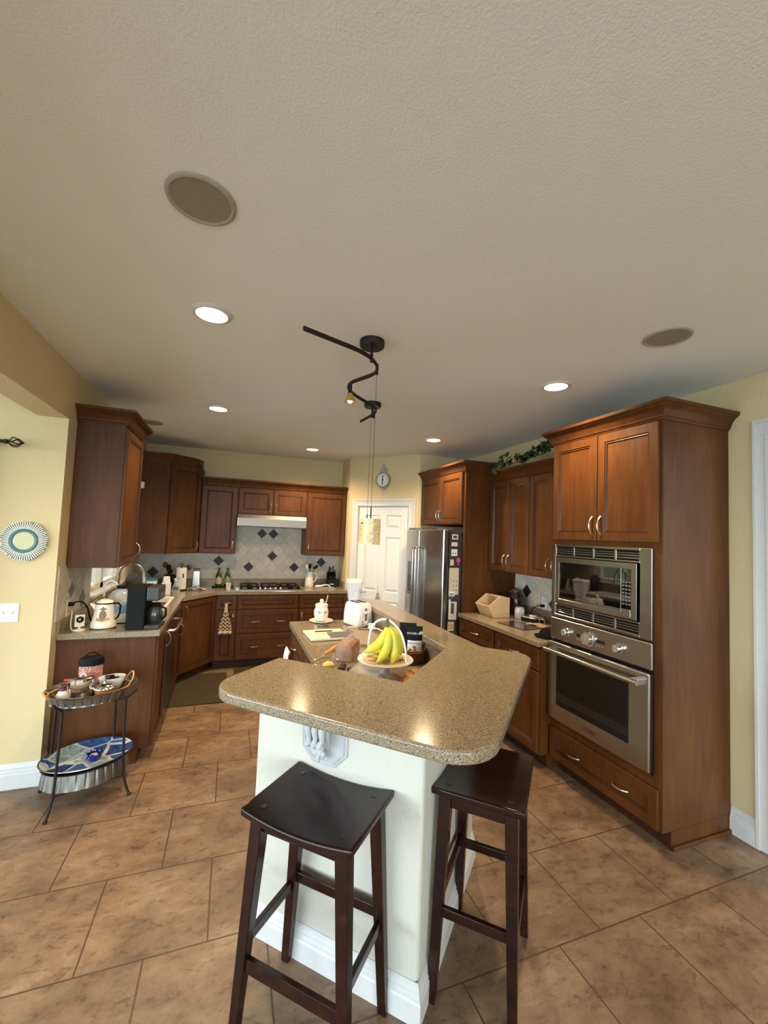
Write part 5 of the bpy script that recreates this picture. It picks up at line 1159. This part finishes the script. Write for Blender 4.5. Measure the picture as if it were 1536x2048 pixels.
# ------------------------------------------------------------------ island worktop things
IZ = .914
t = thing('cookie_jar', 'white lidded jar painted with dragonflies standing on a saucer on the island', 'jar', (.742, 3.455, IZ + .012))
MB().lathe([(.042, 0), (.052, .015), (.060, .05), (.060, .08), (.050, .105), (.048, .115), (.053, .118), (.053, .124), (.001, .124)], 28).build('jar_body', cream, t, smooth=True)
MB().lathe([(.050, .125), (.052, .132), (.03, .142), (.012, .146), (.012, .155), (.017, .165), (.010, .175), (.001, .176)], 28).build('lid', cream, t, smooth=True)
dr_m = plain('dragonfly_paint', (.12, .15, .16), .4)
for a in (-.55, .35, 1.1):
    b = MB()
    for (u0, z0, u1, z1, w) in ((-.012, .045, .012, .085, .0022), (-.014, .082, .004, .070, .004), (.0, .068, .022, .078, .004), (-.006, .075, .014, .088, .003)):
        P = lambda u, z: ((.0612 if z < .09 else .057) * math.sin(a + u / .06), -(.0612 if z < .09 else .057) * math.cos(a + u / .06), z)
        d = Vector((u1 - u0, z1 - z0)).normalized(); n = Vector((-d.y, d.x)) * w
        b.add([P(u0, z0), P((u0 + u1) / 2 + n.x, (z0 + z1) / 2 + n.y), P(u1, z1), P((u0 + u1) / 2 - n.x, (z0 + z1) / 2 - n.y)], [(0, 1, 2, 3)])
    b.build('dragonfly_motif', dr_m, t)
b = MB(); b.tube([(0, 0, 0), (.014, -.002, .075)], [.003, .004], 8); b.sphere((.015, -.002, .08), .006, 8, rz=.010); b.build('spoon_handle', plain('pinkish_cream', (.62, .45, .34), .4), t, loc=(.030, -.012, .118), smooth=True)
tag(MB().lathe([(.001, .003), (.05, .004), (.075, .008), (.098, .014), (.100, .012), (.078, .003), (.055, 0), (.001, 0)], 36).build('saucer', cream, loc=(.745, 3.455, IZ), smooth=True), 'cream saucer under the dragonfly jar', 'saucer')
t = thing('jar_ring', 'small dark metal ring lying in front of the dragonfly jar', 'ring', (.725, 3.285, IZ)); MB().tube(arc((0, 0, .008), .040, 0, 345, 30, 'xy'), .006, 8).build('ring', metal('violet_metal', (.25, .23, .30), .3), t, smooth=True)
t = thing('notebook', 'cream open notebook on the island worktop', 'notebook', (.685, 2.970, IZ), R(3))
MB().box(-.145, -.14, 0, .145, .14, .004).build('cover', plain('grey_cover', (.10, .11, .11), .5), t); MB().box(-.142, -.137, .004, .142, .137, .018).build('pages', plain('notebook_paper', (.78, .68, .50), .8, .03), t, bevel=.002)
tag(MB().prism([(-.01, -.115), (.165, -.115), (.20, .03), (.0, .03)], 0, .005).build('dark_folder', MATS['grey_cover'], loc=(.69, 2.955, IZ + .0185), rot=(0, 0, R(3))), 'dark grey folder lying across the open notebook', 'folder')
tag(MB().rod((-.06, 0, .004), (.06, .0, .004), .004, 8).rod((.06, 0, .004), (.072, 0, .004), .004, 8, .001).build('pen', blackm, loc=(.665, 3.0, IZ + .0245), rot=(0, 0, R(-2)), smooth=True), 'black pen lying on the open notebook', 'pen')
t = thing('toaster', 'white two-slot toaster at the far end of the island', 'toaster', (1.045, 3.180, IZ), R(20)); t.scale = (.88, .80, 1.0)
b = MB(); lo = lambda z, i, j: [(x, y, z) for x, y in rounded([(-.085 + i, 0 + j), (.085 - i, 0 + j), (.085 - i, .27 - j), (-.085 + i, .27 - j)], .025, 5)]
b.loft([lo(.008, .004, .004), lo(.02, 0, 0), lo(.10, .002, .003), lo(.165, .008, .012), lo(.182, .018, .022), lo(.188, .034, .036)]); b.build('body', whitep, t, smooth=True, angle=50)
b = MB(); b.box(-.05, .06, .1865, -.015, .22, .190); b.box(.012, .06, .1865, .047, .22, .190); b.build('bread_slot', blackm, t, bevel=.001)
MB().box(-.008, -.004, .055, .008, .01, .150).build('lever_track', greyp, t); MB().box(-.022, -.030, .112, .022, -.002, .130).build('lever', cream, t, bevel=.004)
b = MB(); b.T = Matrix.Translation((.015, -.0, .038)) @ Matrix.Rotation(R(90), 4, 'X'); b.cyl((0, 0, 0), .015, .014, 20); b.build('browning_knob', whitep, t, smooth=True, angle=40)
b = MB(); b.box(-.040, -.003, .040, -.030, .004, .048); b.box(-.040, -.003, .024, -.030, .004, .032); b.build('button', greyp, t)
MB().box(-.083, .01, 0, .083, .26, .010).build('foot_base', greyp, t)
t = thing('blender', 'white countertop blender with a ribbed clear jar behind the toaster', 'blender', (1.010, 3.425, IZ), R(-10)); t.scale = (1, 1, 1.09)
b = MB(); sq = lambda z, h: [(x, y, z) for x, y in rounded([(-h, -h), (h, -h), (h, h), (-h, h)], h * .4, 4)]
b.loft([sq(0, .070), sq(.03, .072), sq(.10, .055), sq(.135, .045)]); b.build('motor_base', whitep, t, smooth=True, angle=50)
MB().box(-.04, -.0725, .02, .04, -.060, .06).build('button_panel', plain('pale_grey', (.5, .5, .5), .4), t, bevel=.002)
b = MB(); b.loft([sq(.135, .036), sq(.15, .040), sq(.30, .064), sq(.305, .064), sq(.302, .059), sq(.155, .036)], caps=False); b.build('jar', film, t, smooth=True, angle=50)
b = MB()
for sx in (-1, 1):
    for k in (-.4, .4): b.rod((sx * .040, k * .05, .155), (sx * .064, k * .075, .30), .0022, 6); b.rod((k * .05, sx * .040, .155), (k * .075, sx * .064, .30), .0022, 6)
for z, h in ((.20, .049), (.24, .056), (.27, .060)): b.box(-.02, -h - .001, z, .02, -h, z + .002)
b.build('jar_rib', plain('clouded_plastic', (.6, .62, .66), .2), t, smooth=True)
b = MB(); b.loft([sq(.302, .068), sq(.318, .070), sq(.326, .060)]); b.build('jar_lid', cream, t, smooth=True, angle=50); b = MB(); b.box(-.015, -.004, .155, .015, .004, .163); b.rod((0, 0, .14), (0, 0, .17), .008, 8); b.build('blade', steel, t)
t = thing('cutting_board', 'taupe cutting board with a handle slot on the island behind the bananas', 'cutting board', (.915, 3.13, IZ), R(-14))
b = MB(); z1 = .014
b.prism(rounded([(-.02, -.075), (-.02, -.48), (.22, -.48), (.22, -.075)], [0, .03, .03, 0], 5), 0, z1); b.prism(rounded([(-.02, -.075), (-.02, 0), (.05, 0), (.05, -.075)], [0, .03, 0, 0], 5), 0, z1); b.prism(rounded([(.15, 0), (.22, 0), (.22, -.075), (.15, -.075)], [0, .03, 0, 0], 5), 0, z1); b.box(.05, -.028, 0, .15, 0, z1)
b.build('board', plain('taupe_plastic', (.30, .23, .15), .45, .05), t)
tag(MB().loft([[(0, -.018, 0), (.02, .018, 0), (.03, .018, .03), (.01, -.018, .03)], [(.09, -.03, 0), (.11, .0, 0), (.10, .0, .03), (.08, -.03, .03)]]).build('bag_clip', plain('tan_plastic', (.5, .4, .28), .5), loc=(.862, 3.11, IZ), bevel=.004), 'small tan clip beside the toaster and notebook', 'clip')
b = MB(); b.tube(smooth_path([(1.05, 3.20, .945), (1.08, 3.10, .93), (1.02, 3.04, .945), (1.07, 2.98, .95), (1.10, 2.92, .94)]), .005, 6); b.box(1.03, 3.02, .93, 1.07, 3.06, .975)
tag(b.build('power_cord', whitep, smooth=True), 'coiled white cord and plug between toaster and bananas', 'cord')
t = thing('bread_loaf', 'brown loaf of bread in a clear plastic bag on the island', 'bread', (.695, 2.44, IZ), R(60))
b = MB(); sec = [(-.050, 0), (.050, 0), (.056, .045), (.050, .085), (.025, .098), (-.025, .098), (-.050, .085), (-.056, .045)]
b.loft([[(x, y * k, .004 + z * k) for y, z in sec] for x, k in ((-.10, .96), (-.095, 1), (.09, 1), (.105, .94))]); b.build('loaf', plain('bread_crust', (.27, .13, .07), .8, .25), t, bevel=.012, seg=3)
ro = random.Random(2); b = MB(); 
b.grid(lambda u, v: (-.20 + u * .32, (.064 + .010 * math.sin(u * 23 + v * 9)) * math.cos(v * 3.1416) * (min(1, .25 + u * 2.2)), .003 + (.110 + .006 * math.sin(u * 31 + v * 17)) * math.sin(v * 3.1416) * (min(1, .3 + u * 2.2))), 30, 14); b.build('plastic_bag', bagfilm, t, smooth=True, angle=20)
t = thing('wire_basket', 'wire whisk-like basket with a turned wooden handle holding a lemon', 'basket', (.515, 2.20, IZ))
b = MB(); b.tube(arc((0, 0, .055), .075, 0, 360, 28, 'xy')[:-1], .0022, 6, closed=True); b.tube(arc((0, 0, .004), .055, 0, 360, 28, 'xy')[:-1], .0022, 6, closed=True)
for k in range(10): a = k * .6283; b.tube([(.055 * math.cos(a), .055 * math.sin(a), .004), (.068 * math.cos(a), .068 * math.sin(a), .03), (.075 * math.cos(a), .075 * math.sin(a), .055)], .0015, 5)
b.build('wire_bowl', steel, t, smooth=True)
b = MB(); b.tube(smooth_path([(-.072, .0, .052), (-.06, .03, .052), (-.02, .08, .055), (.02, .13, .060)]), .0035, 8); b.build('handle_wire', steel, t, smooth=True)
MB().tube([(.015, .125, .059), (.03, .142, .062), (.085, .195, .070), (.145, .25, .078), (.165, .268, .080)], [.006, .010, .013, .012, .007], 12).build('handle', handlew, t, smooth=True)
tag(MB().sphere((0, 0, .030), .034, 18, ry=.028, rz=.028).build('lemon', plain('lemon_skin', (.72, .52, .14), .45, .05), loc=(.522, 2.185, IZ + .006), smooth=True), 'pale yellow lemon in the wire basket', 'fruit')
t = thing('clear_container', 'clear plastic clamshell box under the banana plate', 'container', (.70, 2.03, IZ), R(-40))
b = MB(); rl = lambda z, i: [(x, y, z) for x, y in rounded([(-.10 + i, -.08 + i), (.10 - i, -.08 + i), (.10 - i, .08 - i), (-.10 + i, .08 - i)], .02, 4)]
b.loft([rl(0, .01), rl(.03, 0), rl(.033, -.006), rl(.036, 0), rl(.060, .012)]); b.build('clamshell', film, t, smooth=True, angle=30)
b = MB(); ro = random.Random(4)
for k in range(7): b.sphere((ro.uniform(-.06, .06), ro.uniform(-.05, .05), .018), .015, 8)
b.build('contents', plain('mixed_food', (.32, .20, .14), .7, .4), t, smooth=True)
for i, (x, y, s) in enumerate(((.60, 2.20, .020), (.625, 2.26, .017), (.64, 2.19, .016))):
    o = MB().sphere((0, 0, s * .8), s, 12, rz=s * .8).build('dark_fig', plain('dark_fruit', (.03, .02, .02), .5, .3) if i == 0 else MATS['dark_fruit'], loc=(x, y, IZ), smooth=True)
    tag(o, ['dark dried fruit nearest the lemon basket', 'dark dried fruit in front of the bread loaf', 'dark dried fruit beside the clamshell box'][i], 'fruit', 'dark dried fruits by the bread')
b = MB(); b.grid(lambda u, v: (-.10 + u * .2, -.075 + v * .15, .004 + (.035 + .012 * math.sin(u * 19) * math.sin(v * 15)) * abs(math.sin(u * 3.14) * math.sin(v * 3.14)) ** .5), 24, 18)
tag(b.build('snack_packet', mk_vor('orange_snacks', 90, [(.6, .2, .04), (.75, .4, .12), (.45, .14, .03), (.8, .55, .25)], .4, grout=(.5, .2, .05), width=.03), loc=(.945, 1.985, IZ + .002), rot=(0, 0, R(45)), smooth=True), 'orange snack packet lying under the banana plate', 'packet')
# banana plate and hanger
t = thing('banana_stand', 'white footed plate with an arched hook holding bananas on the island', 'fruit stand', (.792, 2.055, IZ), 0)
MB().lathe([(.055, 0), (.052, .006), (.025, .02), (.022, .055), (.05, .068), (.10, .076), (.140, .092), (.146, .096), (.144, .100), (.12, .092), (.08, .086), (.001, .085)], 44).build('plate', whitec, t, smooth=True, angle=60)
MB().lathe([(.001, .0862), (.078, .0872), (.118, .0925)], 40, caps=False).build('plate_pattern', plain('patterned_glaze', (.62, .46, .30), .35, .12), t, smooth=True)
b = MB(); P = [(.085, -.075, .0), (.087, -.077, .06), (.080, -.070, .16), (.062, -.050, .235), (.03, -.02, .28), (-.005, .01, .298), (-.04, .035, .285), (-.062, .055, .25), (-.072, .066, .19), (-.074, .07, .09)]
b.tube(smooth_path(P), .0055, 10); b.tube([(-.005, .01, .298), (.0, .0, .285), (.002, -.006, .272), (-.004, -.012, .268)], .004, 8); b.build('arched_hook', whitec, t, smooth=True)
# bananas
def banana(b, base, tipdir, L, bend, r, bd):
    """curved tapering body; base: stem point, bd: bend direction"""
    d = Vector(tipdir).normalized(); n = Vector(bd); n = (n - d * n.dot(d)).normalized(); p = []; rr = []
    for k in range(15):
        s = k / 14; p.append(Vector(base) + d * (L * s) + n * (bend * 4 * s * (1 - s))); rr.append(r * (.30 + .0 if s < .08 else (.42 if s < .15 else min(1, .62 + (s - .15) * 2.2) if s < .5 else max(.22, 1 - max(0, s - .80) * 3.9))))
    b.tube([tuple(q) for q in p], rr, 10)
t = thing('banana_bunch', 'bunch of yellow bananas hanging from the white arched hook', 'bananas', (.790, 2.045, 1.190))
fingers = [((-.115, .03, -.155), .17, .0, (.3, -.2, -.9)), ((-.055, -.03, -.165), .18, .0, (.8, -.2, -.2)), ((.010, -.04, -.165), .185, .0, (.9, -.1, 0)), ((.055, .0, -.150), .18, .0, (.9, .1, .2)), ((.030, .045, -.15), .175, .0, (.9, .3, .2)), ((-.02, .05, -.15), .17, .0, (.9, .4, 0))]
for d, L_, _, bd in fingers:
    b = MB(); banana(b, (d[0] * .03, d[1] * .05, .0), d, L_ * 1.08, .032, .0235, bd); b.build('banana', banana_m, t, smooth=True, angle=80)
MB().tube([(0, 0, .028), (0, 0, .008), (.0, 0, -.012)], [.007, .011, .016], 10).build('stem_crown', stem_m, t, smooth=True)
b = MB(); banana(b, (-.085, .035, .020), (1, -.38, .0), .185, .022, .0205, (.3, .9, 0)); t = tag(b.build('spotted_banana', banana_s, loc=(.782, 2.040, IZ + .0885), smooth=True, angle=80), 'single overripe spotted banana lying on the white plate', 'banana')
b = MB(); b.tube([(0, 0, .004), (.012, .004, .010), (.026, -.002, .005)], [.005, .006, .003], 8); tag(b.build('banana_stem_scrap', stem_m, loc=(.852, 2.010, IZ + .090), smooth=True), 'dark broken banana stem on the white plate', 'scrap')
# wicker basket with snack bag
t = thing('wicker_basket', 'dark brown wicker basket in the corner of the raised bar', 'basket', (1.030, 2.29, IZ))
b = MB(); b.lathe([(.075, 0), (.092, .03), (.098, .075), (.101, .080), (.097, .083), (.090, .075), (.084, .03), (.07, .008), (.001, .008)], 36)
for z, r_ in ((.010, .082), (.025, .092), (.040, .096), (.055, .098), (.070, .100)): b.tube(arc((0, 0, z), r_, 0, 350, 36, 'xy'), .005, 6)
b.build('weave', wicker_d, t, smooth=True)
t = thing('snack_bag', 'black and white snack pouch with white lettering standing in the wicker basket', 'snack bag', (1.070, 2.300, IZ + .034), R(-24))
def bagp(u, v, s): w = .092 * (1 - .06 * math.sin(v * 3.14)); th = .024 * abs(math.sin(math.pi * u)) ** .6 * (1 - v) ** .6; return ((u - .5) * w * 1.0, (-1 if s else 1) * th, v * .168)
for nm, v0, v1, m in (('white_lower_front', 0, .50, whitep), ('black_upper_front', .50, 1.0, blackm)):
    b = MB(); b.grid(lambda u, v: bagp(u, v0 + v * (v1 - v0), 1), 14, 8); b.grid(lambda u, v: bagp(u, v0 + v * (v1 - v0), 0), 14, 8); b.build(nm, m, t, smooth=True)
tm = plain('lettering_white', (.8, .8, .78), .5, 0); td = plain('lettering_dark', (.03, .04, .06), .5, 0)
text('POWER UP', .0165, tm, t, (-.006, -.0165, .126), (R(82), 0, 0)); text('HIGH ENERGY', .0135, td, t, (0, -.0215, .070), (R(84), 0, 0))
b = MB(); 
b.loft([[(.036 + x, y, .133 + z) for x, z in ((0, -.010), (.010, 0), (0, .010), (-.010, 0))] for y in (-.0155, -.0145)]); b.build('emblem', tm, t)
b = MB(); b.loft([[(.036 + x, y, .133 + z) for x, z in ((0, -.006), (.005, -.001), (.002, -.001), (.002, .006), (-.002, .006), (-.002, -.001), (-.005, -.001))] for y in (-.0165, -.0157)]); b.build('emblem_arrow', blackm, t)
b = MB(); hp = [(.008 * .0625 * 16 * math.sin(a) ** 3 * 1.0, .008 * .0625 * (13 * math.cos(a) - 5 * math.cos(2 * a) - 2 * math.cos(3 * a) - math.cos(4 * a))) for a in [k * 2 * math.pi / 24 for k in range(24)]]
b.loft([[(x * 1.2 - .002, y, z * 1.2 + .048) for x, z in hp] for y in (-.0245, -.0235)]); b.build('heart_mark', plain('dark_red', (.3, .02, .02), .5, 0), t)
b = MB(); ro = random.Random(9)
for k in range(10): b.sphere((ro.uniform(-.036, .036), -.0235, ro.uniform(.012, .036)), .006, 8, ry=.002)
b.build('nut_picture', plain('nut_brown', (.25, .13, .07), .6, .4), t, smooth=True)
b = MB(); b.grid(lambda u, v: ((u - .5) * .10, (-1 if 0 else 1) * .004 * math.sin(u * 8), v * .19), 10, 6); tag(b.build('black_pouch', blackm, loc=(1.045, 2.345, IZ + .02), rot=(R(-6), 0, R(-22)), smooth=True, solid=.02), 'plain black pouch behind the lettered snack bag in the basket', 'snack bag')

b = MB(); b.grid(lambda u, v: (.485 - .020 - .022 * abs(math.sin(v * 3.1416)) ** .5 * (1 - .2 * math.cos(u * 12)), 3.22 + u * .16, .745 - v * .26), 16, 12)
tag(b.build('white_towel', plain('white_terry', (.78, .77, .74), .95, .03), smooth=True, solid=.012), 'white towel hanging at the far drawers on the left side of the island', 'towel')

# ------------------------------------------------------------------ two-tier oval stand by the left end panel
TA = R(23)
t = thing('plant_stand', 'two-tier oval galvanised metal stand with curved black legs beside the end panel', 'stand', (-.752, 3.080, 0), TA)
def oval(b, prof, seg=64, ripple=0):
    b.loft([[((a_ + (ripple * (0 if j % 5 else -1) if rp else 0)) * math.cos(2 * math.pi * j / seg), (b_ + (ripple * (0 if j % 5 else -1) if rp else 0)) * math.sin(2 * math.pi * j / seg), z) for j in range(seg)] for a_, b_, z, rp in prof], caps=False)
for zt, zb, a_, b_, nm in ((.650, .582, .240, .192, 'upper_tray'), (.215, .120, .225, .178, 'lower_tray')):
    b = MB(); fl = .03 if nm == 'upper_tray' else .0
    oval(b, [(a_ - fl - .0, b_ - fl, zb, 0), (a_ - fl, b_ - fl, zb + .008, 1), (a_ - .010, b_ - .010, zt - .012, 1), (a_, b_, zt - .004, 0), (a_ + .003, b_ + .003, zt, 0), (a_ - .003, b_ - .003, zt, 0), (a_ - .014, b_ - .014, zt - .012, 0), (a_ - fl - .006, b_ - fl - .006, zb + .006, 0)], 150, .0045)
    b.add([(0, 0, zb + .004)] + [((a_ - fl) * math.cos(2 * math.pi * j / 40), (b_ - fl) * math.sin(2 * math.pi * j / 40), zb + .004) for j in range(40)], [(0, j, j % 40 + 1) for j in range(1, 41)])
    b.build(nm, galv, t, smooth=True, angle=25)
for sx in (-1, 1):
    for sy in (-1, 1):
        P = [(sx * .205, sy * .165, .632), (sx * .195, sy * .158, .615), (sx * .165, sy * .136, .585), (sx * .158, sy * .132, .56), (sx * .160, sy * .134, .40), (sx * .165, sy * .138, .22), (sx * .172, sy * .146, .12), (sx * .185, sy * .160, .05), (sx * .200, sy * .178, .010)]
        MB().tube(smooth_path(P), .0075, 10).sphere((sx * .201, sy * .179, .009), .012, 10, rz=.009).build('leg', bronze, t, smooth=True)
for z, a_, b_ in ((.578, .158, .132), (.112, .170, .142)):
    b = MB(); P = [(-a_, -b_, z), (a_, -b_, z), (a_, b_, z), (-a_, b_, z)]
    for i in range(4): b.rod(P[i], P[(i + 1) % 4], .005, 8)
    b.build('cross_bar', bronze, t, smooth=True)
pl = thing('mosaic_platter', 'oval blue and grey glass mosaic platter on the lower tier of the stand', 'platter', (-.750, 3.085, .216), TA)
b = MB(); oval(b, [(.001, .001, .006, 0), (.12, .10, .007, 0), (.20, .16, .014, 0), (.238, .192, .024, 0), (.240, .194, .020, 0), (.20, .16, .004, 0), (.001, .001, .0, 0)], 56); b.build('platter', mosaic_m, pl, smooth=True)
b = MB(); oval(b, [(.236, .190, .0235, 0), (.242, .196, .025, 0), (.243, .197, .021, 0), (.238, .192, .017, 0)], 56); b.build('platter_rim', steel, pl, smooth=True)
b = MB(); b.lathe([(.030, 0), (.040, .012), (.038, .034), (.034, .034), (.030, .010), (.001, .008)], 16, caps=False)
for k in range(8): a = k * .785; b.sphere((.038 * math.cos(a), .038 * math.sin(a), .034), .009, 8)
tag(b.build('votive_holder', blueglass, loc=(-.705, 3.03, .226), smooth=True), 'small cobalt blue glass votive holder on the mosaic platter', 'candle holder')
tag(MB().lathe([(.001, 0), (.022, 0), (.022, .016), (.001, .018)], 16).build('tea_light', plain('wax', (.6, .55, .5), .5), loc=(-.705, 3.03, .2365), smooth=True), 'pale tea light inside the cobalt votive holder', 'candle')
ZT = .592
wt = thing('wicker_tray', 'oval wooden tray with cane rim and loop handles on the upper tier of the stand', 'tray', (-.760, 3.075, ZT), TA)
b = MB(); oval(b, [(.001, .001, .004, 0), (.185, .125, .004, 0), (.200, .138, .012, 0), (.204, .142, .012, 0), (.188, .128, 0, 0), (.001, .001, 0, 0)], 48); b.build('tray_base', toe_m, wt, smooth=True)
b = MB(); b.tube([(.212 * math.cos(a), .150 * math.sin(a), .040) for a in [2 * math.pi * k / 48 for k in range(48)]], .0045, 8, closed=True)
for k in range(24): a = 2 * math.pi * k / 24; b.rod((.198 * math.cos(a), .136 * math.sin(a), .008), (.211 * math.cos(a), .149 * math.sin(a), .040), .0025, 6)
b.build('cane_rim', wicker_l, wt, smooth=True)
for s in (-1, 1):
    P = [(s * .195, -.055, .040), (s * .215, -.05, .075), (s * .225, -.02, .100), (s * .226, .015, .102), (s * .215, .045, .078), (s * .195, .055, .040)]
    if s < 0: P = [(x - .004, y, .04 + (z - .04) * .35) for x, y, z in P]
    MB().tube(smooth_path(P), .005, 8).build('loop_handle', wicker_l, wt, smooth=True)
ZT2 = ZT + .005
c_ = thing('red_canister', 'oval red patterned canister with a black lid at the back of the tray', 'canister', (-.790, 3.170, ZT2), R(15))
MB().lathe([(.062, 0), (.064, .005), (.064, .160)], 32, sy=.7).build('can_body', mk_vor('red_lattice', 90, [(.35, .03, .03), (.30, .02, .025), (.42, .05, .04)], .4, grout=(.65, .45, .40), width=.10), c_, smooth=True)
MB().lathe([(.068, .158), (.069, .178), (.064, .20), (.045, .207), (.001, .208)], 32, sy=.74).tube([(-.055, 0, .20), (-.035, 0, .212), (-.014, 0, .232), (.014, 0, .232), (.035, 0, .212), (.055, 0, .20)], .004, 8).build('lid', blackm, c_, smooth=True)
c_ = thing('steel_tin', 'polished oval steel tin with a lid in the middle of the tray', 'tin', (-.800, 3.035, ZT2), R(15))
MB().lathe([(.064, 0), (.066, .004), (.065, .112)], 36, sy=.62).build('tin_body', chrome, c_, smooth=True); MB().lathe([(.068, .112), (.068, .120), (.058, .125), (.001, .126)], 36, sy=.64).build('lid', metal('rosy_steel', (.6, .46, .40), .2), c_, smooth=True); MB().tube([(-.01, 0, .124), (0, 0, .144), (.012, 0, .142), (.022, 0, .126)], .0035, 8).build('lid_handle', whitec, c_, smooth=True)
c_ = thing('white_bottle', 'small white round bottle with a dark red banded cap at the left of the tray', 'bottle', (-.885, 3.010, ZT2))
MB().lathe([(.030, 0), (.036, .012), (.034, .035), (.020, .055), (.016, .062)], 24).build('bottle_body', whitec, c_, smooth=True); MB().lathe([(.019, .060), (.021, .068), (.019, .076)], 20).build('neck_band', plain('wine_red', (.20, .02, .03), .4), c_, smooth=True); MB().lathe([(.021, .076), (.024, .084), (.018, .096), (.001, .098)], 20).build('cap', plain('brown_cap', (.07, .03, .025), .4), c_, smooth=True)
c_ = thing('red_bow_figure', 'small white figure topped with a shiny red bow on the tray', 'figurine', (-.875, 3.080, ZT2))
MB().lathe([(.024, 0), (.028, .02), (.018, .06), (.012, .075)], 20).build('figure_body', whitec, c_, smooth=True); MB().sphere((-.016, 0, .095), .016, 12, ry=.008, rz=.012).sphere((.016, 0, .095), .016, 12, ry=.008, rz=.012).sphere((0, -.003, .095), .008, 10).sphere((0, 0, .08), .016, 12).build('bow', plain('shiny_red', (.35, .01, .015), .12), c_, smooth=True)
c_ = thing('white_bowl', 'white oval ceramic bowl holding small dark packets on the tray', 'bowl', (-.665, 3.150, ZT2), R(20))
MB().lathe([(.045, 0), (.048, .004), (.066, .045), (.075, .078), (.071, .078), (.060, .045), (.04, .012), (.001, .010)], 36, caps=False, sy=.75).build('bowl', whitec, c_, smooth=True)
b = MB(); ro = random.Random(8)
for k in range(5): b.T = Matrix.Translation((ro.uniform(-.03, .03), ro.uniform(-.02, .02), .060 + k * .004)) @ Matrix.Rotation(ro.uniform(0, 3), 4, 'Z'); b.box(-.024, -.012, 0, .024, .012, .005)
tag(b.build('sweet_packets', blackm, loc=(-.665, 3.150, ZT2)), 'small dark packets lying in the white oval bowl', 'packets', kind='stuff')
c_ = thing('glass_butter_dish', 'round cut-glass dish with a silver rim at the front right of the tray', 'dish', (-.680, 3.050, ZT2))
MB().lathe([(.045, 0), (.052, .01), (.055, .045), (.001, .046)], 32).build('dish', handlew, c_, smooth=True); MB().lathe([(.058, .046), (.056, .052), (.035, .066), (.012, .072), (.008, .085), (.001, .088)], 32).build('glass_lid', metal('silver_lid', (.7, .68, .65), .12), c_, smooth=True)
b = MB()
for k in range(18): a = k * 2 * math.pi / 18; b.sphere((.055 * math.cos(a), .055 * math.sin(a), .048), .0065, 8)
b.build('beaded_rim', chrome, c_, smooth=True)

# floor mats
tag(MB().prism(rounded([(-.50, 4.30), (.045, 4.30), (.045, 5.17), (-.41, 5.17), (-.50, 5.08)], .04), .0, .012).build('floor_mat', mat_m, bevel=.004), 'dark brown rubber mat on the floor in front of the sink and dishwasher', 'mat')
tag(MB().prism(rounded([(.12, 4.86), (1.0, 4.86), (1.0, 5.34), (.12, 5.34)], .04), .0, .012).build('floor_mat', mat_m, bevel=.004), 'dark brown rubber mat on the floor in front of the cooktop', 'mat')
